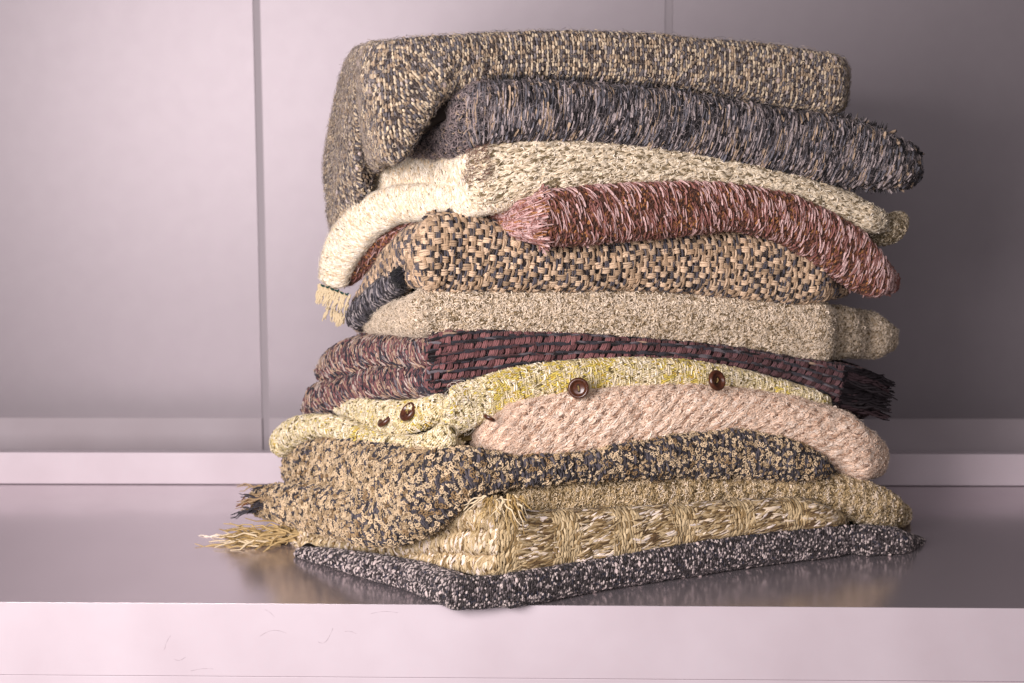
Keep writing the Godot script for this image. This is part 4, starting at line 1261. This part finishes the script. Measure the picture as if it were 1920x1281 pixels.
func cloth_basket() -> void:
	var c := cloth("basket", "coarse basket weave cloth in tan and blue grey with a dark rolled end", lin(60, 54, 54), 0.0018)
	var t: Node3D = c[0]
	var y := {}
	var f: Fold = c[1][0]
	var k0 := f.corner
	var tan_ := lin(222, 197, 168); var tan2 := lin(194, 168, 138); var blue := lin(104, 101, 108); var dk := lin(66, 62, 66)
	scatter(y, f, {"kind": "float", "pu": 0.0066, "pv": 0.0104, "stagger": 0.5, "ju": 0.18, "jv": 0.14, "len": 0.0090, "wid": 0.0056, "hgt": 0.0044, "lj": 0.22, "ang": 0.0, "aj": 0.14, "tilt": 0.10, "lift": 0.0006, "pal": [[tan_, 1], [tan2, 0.5]]})
	for side in [-1, 1]:
		scatter(y, f, {"kind": "pair", "u0": side * 0.0010 + 0.0010, "pu": 0.0066, "pv": 0.0104, "shift": 0.5, "stagger": 0.5, "ju": 0.12, "jv": 0.08, "len": 0.0090, "wid": 0.0019, "hgt": 0.0038, "lj": 0.26, "ang": PI / 2, "aj": 0.14, "tilt": 0.12, "lift": 0.0008,
			"pick": func(u, v, i, j):
				var k := rng.randf()
				return blue if k < 0.48 else dk if k < 0.62 else tan2 if k < 0.82 else tan_})
	fuzz(y, f, [[tan_, 1.0], [blue, 0.6]], 2.5, 0.007, {"u1": k0 + 0.01})
	fuzz(y, f, [[tan2, 1.0]], 0.7, 0.008)
	var g: Fold = c[1][1]
	scatter(y, g, {"kind": "strand", "pu": 0.0013, "pv": 0.0045, "stagger": 0.5, "ju": 0.4, "jv": 0.5, "len": 0.0075, "wid": 0.0014, "hgt": 0.0016, "ang": 1.3, "aj": 0.25, "lift": 0.0004, "pal": [[blue, 1], [dk, 1], [lin(168, 160, 160), 0.6], [lin(40, 40, 46), 0.6]]})
	fuzz(y, g, [[lin(150, 142, 144), 1.0], [dk, 0.6]], 1.5, 0.006)
	put_yarns(t, y, wool)
	# the dark hollow at the head of the rolled end
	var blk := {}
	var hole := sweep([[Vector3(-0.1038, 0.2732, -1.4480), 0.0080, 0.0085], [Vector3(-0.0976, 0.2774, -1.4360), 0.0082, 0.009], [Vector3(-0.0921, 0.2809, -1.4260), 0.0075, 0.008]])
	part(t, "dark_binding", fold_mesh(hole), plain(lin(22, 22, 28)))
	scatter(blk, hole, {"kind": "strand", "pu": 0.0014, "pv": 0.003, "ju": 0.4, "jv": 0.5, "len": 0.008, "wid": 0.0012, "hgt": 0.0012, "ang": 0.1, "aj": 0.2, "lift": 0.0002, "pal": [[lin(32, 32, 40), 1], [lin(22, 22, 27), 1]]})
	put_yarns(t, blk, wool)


func cloth_beigeloop() -> void:
	var c := cloth("beigeloop", "beige loopy boucle cloth with stepped edges at its right end, under the basket weave", lin(140, 120, 92), 0.0014)
	var t: Node3D = c[0]
	var y := {}
	var f: Fold = c[1][0]
	var k0 := f.corner
	var beige := lin(230, 216, 195); var mid := lin(202, 184, 156); var olive := lin(134, 114, 80); var white := lin(244, 230, 210)
	scatter(y, f, {"kind": "loop", "pu": 0.0023, "pv": 0.0023, "ju": 0.5, "jv": 0.5, "len": 0.0032, "wid": 0.0032, "hgt": 0.0032, "aj": 3.0, "lift": 0.0006, "stand": 0.4,
		"pick": func(u, v, i, j):
			var s := noise.get_noise_2d(u * 150.0, v * 260.0) + rng.randf_range(-0.4, 0.4)
			return olive if s < -0.30 else mid if s < -0.06 else beige if s < 0.36 else white})
	scatter(y, f, {"kind": "seed", "pu": 0.0024, "pv": 0.0023, "ju": 0.5, "jv": 0.4, "len": 0.0034, "wid": 0.0020, "ang": 0.1, "aj": 0.5, "lift": 0.0002, "pal": [[mid, 1], [beige, 0.9], [olive, 0.5]]})
	scatter(y, f, {"kind": "loop", "u0": k0, "v0": 0.004, "pu": 0.006, "pv": 0.005, "ju": 0.5, "jv": 0.5, "len": 0.0042, "wid": 0.0042, "hgt": 0.004, "prob": 0.5, "aj": 3.0, "lift": 0.0014, "stand": 0.3, "pal": [[white, 1], [beige, 1]]})
	fuzz(y, f, [[white, 1.0], [beige, 1.0]], 3.5, 0.009, {"u1": k0 + 0.014})
	fuzz(y, f, [[beige, 1.0]], 2.0, 0.006, {"u0": k0})
	put_yarns(t, y, wool)


func cloth_maroon() -> void:
	var c := cloth("maroon", "maroon and navy corded cloth with dark cut fringe at its right end", lin(44, 32, 35), 0.0018)
	var t: Node3D = c[0]
	var y := {}
	var f: Fold = c[1][0]
	var k0 := f.corner
	var mar := lin(146, 102, 102); var mar2 := lin(116, 79, 80); var navy := lin(70, 68, 77); var grey := lin(126, 120, 126); var tan_ := lin(188, 162, 140); var blk := lin(36, 31, 35)
	# front: maroon ropes stand between navy cords
	scatter(y, f, {"kind": "rope", "u0": k0 - 0.004, "pu": 0.0056, "pv": 0.0084, "stagger": 0.0, "shift": 0.5, "ju": 0.30, "jv": 0.08, "len": 0.0072, "wid": 0.0048, "hgt": 0.0044, "lj": 0.22, "ang": PI / 2, "aj": 0.16, "lift": 0.0006,
		"pick": func(u, v, i, j):
			var far := clampf((u - k0 - 0.16) / 0.18, 0.0, 1.0)
			return mar.lerp(navy, far * 0.5) if rng.randf() < 0.7 else mar2.lerp(blk, far * 0.5)})
	for k in 2:
		scatter(y, f, {"kind": "pair", "u0": k0 - 0.004, "pu": 0.0080, "pv": 0.0084, "shift": -0.09 + 0.18 * k, "stagger": 0.0, "ju": 0.45, "jv": 0.06, "len": 0.0120, "wid": 0.0019, "hgt": 0.0030, "lj": 0.3, "ang": 0.0, "aj": 0.10, "lift": 0.0006, "pal": [[navy, 1], [blk, 0.5], [grey, 0.22], [mar2, 0.2], [tan_, 0.03]]})
	# left: fine strands round two rolls
	scatter(y, f, {"kind": "strand", "u1": k0, "pu": 0.0016, "pv": 0.0056, "stagger": 0.5, "ju": 0.35, "jv": 0.5, "len": 0.0088, "wid": 0.0019, "hgt": 0.0017, "lj": 0.3, "ang": 1.85, "aj": 0.2, "tilt": 0.06, "lift": 0.0004, "pal": [[mar, 1.6], [mar2, 1.0], [navy, 0.55], [grey, 0.2], [tan_, 0.08]]})
	scatter(y, f, {"kind": "strand", "u1": k0, "pu": 0.0036, "pv": 0.0065, "stagger": 0.5, "ju": 0.5, "jv": 0.5, "len": 0.0095, "wid": 0.0008, "hgt": 0.0014, "ang": 1.95, "aj": 0.3, "tilt": 0.06, "lift": 0.0012, "pal": [[tan_, 0.8], [lin(196, 180, 170), 0.5], [navy, 0.9]]})
	fuzz(y, f, [[mar, 1.0], [grey, 0.6]], 1.4, 0.006, {"u1": k0})
	fuzz(y, f, [[mar2, 1.0], [grey, 0.4]], 0.7, 0.006, {"u0": k0})
	put_yarns(t, y, wool)
	var fm := plain(lin(40, 34, 38), 0.7)
	var fm2 := plain(lin(62, 48, 52), 0.7)
	for i in 44:
		var q := i / 43.0
		var a := Vector3(0.3266, 0.1759, -1.5350).lerp(Vector3(0.3190, 0.1368, -1.5300), fposmod(q * 5.0 + rng.randf() * 0.2, 1.0)) + Vector3(0, 0, rng.randf_range(-0.02, 0.012))
		fringe(t, "fringe_tassel", a, a + Vector3(rng.randf_range(0.036, 0.048), -0.010 + rng.randf_range(-0.006, 0.004), rng.randf_range(-0.012, 0.006)), 0.0017, fm if i % 3 else fm2, 4, 0.06)


func button(t: Node3D, at: Vector3, face: Vector3, r: float, roll: float) -> void:
	var b := MeshInstance3D.new()
	b.name = "button"
	var wood := StandardMaterial3D.new()
	wood.albedo_color = Color(0.13, 0.045, 0.024).linear_to_srgb()
	wood.roughness = 0.3
	wood.clearcoat_enabled = true
	wood.clearcoat = 0.35
	wood.clearcoat_roughness = 0.15
	wood.uv1_triplanar = true
	wood.uv1_scale = Vector3(60, 60, 60)
	wood.albedo_texture = noise_tex(0.03, Color(0.6, 0.55, 0.5), Color(1, 1, 1), 77, 3, 128)
	# lathe: dished face with a round rim
	var prof := [Vector2(0.0, 0.10), Vector2(0.5, 0.10), Vector2(0.60, 0.14), Vector2(0.68, 0.28), Vector2(0.78, 0.36), Vector2(0.90, 0.32), Vector2(0.98, 0.20), Vector2(1.0, 0.06), Vector2(0.96, -0.06), Vector2(0.80, -0.14), Vector2(0.0, -0.16)]
	var s := SurfaceTool.new()
	s.begin(Mesh.PRIMITIVE_TRIANGLES)
	var n := 28
	for k in n + 1:
		var a := TAU * k / n
		for p in prof:
			s.add_vertex(Vector3(cos(a) * p.x * r, sin(a) * p.x * r, p.y * r))
	var m := prof.size()
	for k in n:
		for j in m - 1:
			var a := k * m + j
			s.add_index(a); s.add_index(a + 1); s.add_index(a + m)
			s.add_index(a + 1); s.add_index(a + m + 1); s.add_index(a + m)
	s.generate_normals()
	b.mesh = s.commit()
	b.material_override = wood
	var z := face.normalized()
	var x := Vector3.UP.cross(z).normalized().rotated(z, roll)
	b.transform = Transform3D(Basis(x, z.cross(x), z), at)
	t.add_child(b, true)
	var hole := plain(Color(0.02, 0.012, 0.01), 0.6)
	for q in [-1, 1]:
		var cy := CylinderMesh.new()
		cy.top_radius = r * 0.14
		cy.bottom_radius = r * 0.14
		cy.height = r * 0.03
		cy.radial_segments = 10
		cy.rings = 1
		var h := part(b, "thread_hole", cy, hole)
		h.rotation.x = PI / 2
		h.position = Vector3(0, q * r * 0.24, r * 0.11)
	var th := SurfaceTool.new()
	th.begin(Mesh.PRIMITIVE_TRIANGLES)
	add_tube(th, [Vector3(0, -r * 0.24, r * 0.11), Vector3(r * 0.03, 0, r * 0.22), Vector3(0, r * 0.24, r * 0.11)], [r * 0.07, r * 0.08, r * 0.07], 6, 0)
	part(b, "thread", th.commit(), plain(lin(150, 128, 84)))


func cloth_yellow() -> void:
	var c := cloth("yellow", "cream and yellow woven cloth with brown buttons and folded wavy left end", lin(136, 122, 82), 0.0014)
	var t: Node3D = c[0]
	var y := {}
	var cream := lin(232, 220, 190); var white := lin(242, 234, 218); var yel := lin(214, 196, 100); var gold := lin(200, 170, 72); var olive := lin(122, 108, 68); var straw := lin(208, 194, 148)
	for n in c[1].size():
		var f: Fold = c[1][n]
		var bright := -0.12 if n == 0 else -0.30
		scatter(y, f, {"kind": "seed", "pu": 0.0024, "pv": 0.0021, "stagger": 0.5, "ju": 0.14, "jv": 0.12, "len": 0.0030, "wid": 0.0019, "hgt": 0.0017, "lj": 0.2, "ang": 0.0 if n == 0 else 0.2, "aj": 0.2, "lift": 0.0004,
			"pick": func(u, v, i, j):
				var s := noise.get_noise_1d(u * 14.0 + 40.0 * n) + noise.get_noise_2d(u * 90.0, v * 90.0) * 0.4 + bright + rng.randf_range(-0.25, 0.25) + (0.22 if n == 0 and u > f.corner + 0.05 and u < f.corner + 0.25 else 0.0)
				var k := rng.randf()
				if s > 0.12:
					return yel if k < 0.6 else gold if k < 0.72 else straw
				return cream if k < 0.52 else white if k < 0.60 else straw if k < 0.93 else olive})
		scatter(y, f, {"kind": "strand", "pu": 0.0024, "pv": 0.0044, "stagger": 0.5, "ju": 0.3, "jv": 0.4, "len": 0.0042, "wid": 0.0009, "hgt": 0.0012, "ang": 1.6, "aj": 0.2, "tilt": 0.06, "lift": 0.0006, "prob": 0.45, "pal": [[cream, 1], [white, 0.3], [straw, 1.0], [olive, 0.25]]})
		fuzz(y, f, [[cream, 1.0]], 0.6, 0.005)
	# a few glossy flax wisps at the turn
	scatter(y, c[1][0], {"kind": "hair", "u0": c[1][0].corner - 0.004, "u1": c[1][0].corner + 0.03, "pu": 0.004, "pv": 0.008, "ju": 0.5, "jv": 0.5, "len": 0.011, "wid": 0.014, "ang": 1.5, "aj": 0.4, "lift": 0.0014, "pal": [[white, 1], [olive, 0.4]]})
	put_yarns(t, y, wool)
	button(t, Vector3(0.0595, 0.1794, -1.4080), Vector3(-0.10, 0.05, 1), 0.0098, 0.2)
	button(t, Vector3(0.1880, 0.1786, -1.4520), Vector3(0.62, 0.30, 0.75), 0.0100, -0.5)
	button(t, Vector3(-0.0923, 0.1572, -1.4100), Vector3(-0.66, 0.60, 0.40), 0.0098, 0.4)
	button(t, Vector3(-0.1153, 0.1440, -1.4400), Vector3(-0.62, 0.74, 0.16), 0.0092, 0.4)
	button(t, Vector3(-0.0195, 0.1597, -1.3720), Vector3(-0.45, -0.85, 0.25), 0.0060, 0.4)


func cloth_peach() -> void:
	var c := cloth("peach", "thick fuzzy peach pink cloth with diagonal ribs, below the yellow buttoned cloth", lin(170, 136, 114), 0.0018)
	var t: Node3D = c[0]
	var y := {}
	var f: Fold = c[1][0]
	var peach := lin(236, 212, 190); var pale := lin(247, 231, 215); var deep := lin(202, 168, 142); var brown := lin(150, 118, 98)
	scatter(y, f, {"kind": "strand", "pu": 0.0024, "pv": 0.0018, "ju": 0.5, "jv": 0.4, "len": 0.0056, "wid": 0.0012, "hgt": 0.0015, "lj": 0.4, "ang": 0.4, "aj": 0.5, "tilt": 0.25, "lift": 0.0006,
		"pick": func(u, v, i, j):
			var s := sin((u * 0.72 - v * 0.9) * TAU / 0.0105) * 0.5 + rng.randf_range(-0.45, 0.45)
			return brown if s < -0.66 else deep if s < -0.34 else peach if s < 0.45 else pale})
	scatter(y, f, {"kind": "loop", "pu": 0.0042, "pv": 0.0042, "ju": 0.5, "jv": 0.5, "len": 0.0029, "wid": 0.0029, "hgt": 0.003, "prob": 0.4, "aj": 3.0, "lift": 0.0015, "pal": [[pale, 1], [peach, 0.6]]})
	fuzz(y, f, [[peach, 1.0], [pale, 0.8]], 4.0, 0.0065)
	fuzz(y, f, [[peach, 1.0], [pale, 0.8]], 5.0, 0.009, {"u1": f.corner + 0.015})
	put_yarns(t, y, wool)


func cloth_curly() -> void:
	var c := cloth("curly", "thick draped cloth of curly tan knots over slate blue strands with dark frayed tip", lin(48, 44, 46), 0.003)
	var t: Node3D = c[0]
	var y := {}
	var tan_ := lin(218, 197, 164); var tan2 := lin(190, 167, 132); var gold := lin(160, 134, 98); var blue := lin(102, 98, 104); var dk := lin(62, 58, 62)
	for n in 2:
		var f: Fold = c[1][n]
		var k0 := f.corner if n == 0 else 0.0
		scatter(y, f, {"kind": "strand", "pu": 0.0020, "pv": 0.0060, "stagger": 0.5, "ju": 0.4, "jv": 0.4, "len": 0.0100, "wid": 0.0017, "hgt": 0.0019, "lj": 0.3, "ang": 1.65, "aj": 0.2, "tilt": 0.06, "lift": 0.0005, "pal": [[blue, 1], [dk, 1], [lin(76, 73, 78), 1]]})
		scatter(y, f, {"kind": "curl", "pu": 0.0064, "pv": 0.0060, "stagger": 0.5, "ju": 0.25, "jv": 0.25, "len": 0.0074, "wid": 0.0074, "hgt": 0.0066, "lj": 0.3, "aj": 3.14, "tilt": 0.3, "lift": 0.0012, "pal": [[tan_, 1], [tan2, 0.6], [gold, 0.2]]})
		scatter(y, f, {"kind": "curl", "u1": k0 + 0.005 if n == 0 else f.last * 0.7, "pu": 0.0056, "pv": 0.0052, "stagger": 0.5, "ju": 0.3, "jv": 0.3, "len": 0.0060, "wid": 0.0060, "hgt": 0.0056, "lj": 0.3, "aj": 3.14, "tilt": 0.3, "lift": 0.0012, "prob": 0.7, "pal": [[tan_, 1], [tan2, 0.6], [lin(226, 206, 172), 0.4]]})
		fuzz(y, f, [[tan2, 1.0]], 0.8, 0.006)
	put_yarns(t, y, wool)
	# the frayed dark tip at the far left
	var fm := plain(lin(84, 81, 86), 0.8)
	var fb := plain(lin(176, 152, 120), 0.8)
	var fr := plain(lin(132, 88, 56), 0.8)
	for i in 34:
		var a := Vector3(-0.2450, 0.0530, -1.5600).lerp(Vector3(-0.2542, 0.0257, -1.5600), rng.randf()) + Vector3(rng.randf_range(-0.006, 0.022), 0, rng.randf_range(-0.004, 0.014))
		var e := a + Vector3(rng.randf_range(-0.026, -0.008), rng.randf_range(-0.014, 0.003), rng.randf_range(-0.008, 0.008))
		fringe(t, "fringe_tassel", a, e, 0.0010, fr if i % 9 == 0 else fb if i % 3 == 1 else fm, 3, 0.12)


func cloth_loopbeige() -> void:
	var c := cloth("loopbeige", "thin beige looped cloth under the curly tan cloth, right end drooping", lin(124, 106, 72), 0.0022)
	var t: Node3D = c[0]
	var y := {}
	var f: Fold = c[1][0]
	var beige := lin(230, 212, 180); var mid := lin(192, 170, 128); var olive := lin(116, 98, 64); var white := lin(240, 226, 206)
	scatter(y, f, {"kind": "loop", "pu": 0.0022, "pv": 0.0024, "ju": 0.5, "jv": 0.5, "len": 0.0038, "wid": 0.0031, "hgt": 0.0034, "aj": 3.0, "lift": 0.0008, "stand": 0.4,
		"pick": func(u, v, i, j):
			var far := clampf((u - f.corner - 0.10) / 0.05, 0.0, 1.0)
			var s := sin(u * TAU / 0.014 + noise.get_noise_2d(u * 40.0, v * 60.0) * 2.0) * 0.5 * far + rng.randf_range(-0.4, 0.4) + 0.12
			return olive if s < -0.40 else mid if s < -0.05 else beige if s < 0.5 else white})
	scatter(y, f, {"kind": "strand", "pu": 0.0020, "pv": 0.0038, "ju": 0.5, "jv": 0.5, "len": 0.0050, "wid": 0.0014, "ang": 1.3, "aj": 0.4, "lift": 0.0002, "pal": [[mid, 1], [olive, 0.8]]})
	fuzz(y, f, [[beige, 1.0], [mid, 0.7]], 2.2, 0.006)
	put_yarns(t, y, wool)


func cloth_straw() -> void:
	var c := cloth("straw", "straw coloured striped cloth in several layers with frayed raffia fringe at its left", lin(120, 98, 62), 0.0016)
	var t: Node3D = c[0]
	var y := {}
	var f: Fold = c[1][0]
	var k0 := f.corner
	var straw := lin(196, 176, 138); var gold := lin(152, 129, 90); var cream := lin(232, 217, 194); var white := lin(242, 230, 221); var brown := lin(112, 90, 62); var honey := lin(212, 193, 156)
	var band := func(u: float) -> bool: return fposmod(u - k0 + 0.002, 0.0600) < 0.028 and u > k0 - 0.002
	scatter(y, f, {"kind": "strand", "u0": k0 - 0.004, "pu": 0.0026, "pv": 0.0052, "stagger": 0.0, "ju": 0.08, "jv": 0.08, "len": 0.0060, "wid": 0.0019, "hgt": 0.0019, "lj": 0.12, "ang": 1.52, "aj": 0.08, "tilt": 0.04, "lift": 0.0006,
		"pick": func(u, v, i, j):
			if not band.call(u):
				return null
			return straw if rng.randf() < 0.6 else honey if rng.randf() < 0.5 else gold})
	scatter(y, f, {"kind": "strand", "u0": k0 + 0.018, "pu": 0.0034, "pv": 0.0018, "stagger": 0.5, "ju": 0.5, "jv": 0.4, "len": 0.0098, "wid": 0.0015, "hgt": 0.0018, "lj": 0.4, "ang": 0.18, "aj": 0.32, "lift": 0.0006,
		"pick": func(u, v, i, j):
			if band.call(u - 0.002) and band.call(u + 0.002):
				return null
			var s := noise.get_noise_2d(u * 90.0, v * 220.0) + rng.randf_range(-0.35, 0.35)
			return brown if s < -0.28 else gold if s < -0.02 else straw if s < 0.28 else cream if s < 0.48 else white})
	for n in c[1].size():
		var g: Fold = c[1][n]
		var e: float = k0 + 0.004 if n == 0 else g.last
		scatter(y, g, {"kind": "strand", "u1": e, "pu": 0.0019, "pv": 0.0048, "stagger": 0.5, "ju": 0.4, "jv": 0.5, "len": 0.0074, "wid": 0.0020, "hgt": 0.0019, "lj": 0.3, "ang": 1.2, "aj": 0.25, "lift": 0.0006, "pal": [[straw, 1], [honey, 1], [cream, 0.7], [white, 0.35], [gold, 0.5], [brown, 0.2]]})
		fuzz(y, g, [[honey, 1.0]], 1.0, 0.007, {"u1": e})
	put_yarns(t, y, wool)
	var fm := plain(lin(200, 176, 128), 0.7)
	var f2 := plain(lin(176, 150, 100), 0.7)
	var f3 := plain(lin(228, 212, 180), 0.7)
	for i in 54:
		var a := Vector3(-0.2217, 0.0157, -1.5400).lerp(Vector3(-0.2501, -0.0067, -1.5500), rng.randf()) + Vector3(rng.randf_range(-0.01, 0.02), 0, rng.randf_range(-0.006, 0.014))
		var e := a + Vector3(rng.randf_range(-0.052, -0.018), rng.randf_range(-0.012, 0.004), rng.randf_range(-0.016, 0.016))
		e.y = maxf(e.y, 0.002)
		fringe(t, "fringe_tassel", a, e, 0.0013, [fm, f2, fm, f3][i % 4], 3, 0.22 if i % 4 else 0.42)
	# the tuft at the corner
	for i in 18:
		var a := Vector3(-0.0251, 0.0964, -1.3350).lerp(Vector3(0.0115, 0.0953, -1.3450), rng.randf()) + Vector3(0, rng.randf_range(-0.002, 0.004), 0.004)
		var e := a + Vector3(rng.randf_range(-0.014, 0.012), rng.randf_range(-0.026, -0.006), rng.randf_range(0.002, 0.010))
		fringe(t, "fringe_tassel", a, e, 0.0010, [fm, f2, f3][i % 3], 3, 0.35)
	fringe(t, "loose_thread", Vector3(-0.2932, 0.0032, -1.5600), Vector3(-0.3221, -0.0023, -1.5700), 0.0009, plain(lin(240, 228, 214)), 2, 0.05)


func cloth_flecked() -> void:
	var c := cloth("flecked", "flat charcoal tweed flecked with white at the bottom of the stack, on the worktop", lin(38, 34, 36), 0.0009, 1)
	var t: Node3D = c[0]
	var y := {}
	var f: Fold = c[1][0]
	var blk := lin(60, 55, 56); var dk := lin(86, 80, 81); var white := lin(198, 186, 182); var grey := lin(138, 128, 129); var navy := lin(68, 68, 80)
	scatter(y, f, {"kind": "seed", "pu": 0.0019, "pv": 0.0019, "stagger": 0.5, "ju": 0.18, "jv": 0.18, "len": 0.0024, "wid": 0.0018, "hgt": 0.0019, "lj": 0.35, "ang": 1.35, "aj": 0.25, "lift": 0.0003,
		"pick": func(u, v, i, j):
			var k := rng.randf()
			var s := 0.27 if u < f.corner else 0.15
			return white if k < s else grey if k < s + 0.17 else navy if k < s + 0.25 else dk if k < 0.72 else blk})
	scatter(y, f, {"kind": "slub", "pu": 0.022, "pv": 0.014, "ju": 0.5, "jv": 0.5, "len": 0.0052, "wid": 0.0036, "hgt": 0.0028, "prob": 0.22, "lift": 0.0010, "pal": [[lin(214, 198, 194), 1]]})
	fuzz(y, f, [[grey, 1.0]], 0.7, 0.005)
	put_yarns(t, y, wool)
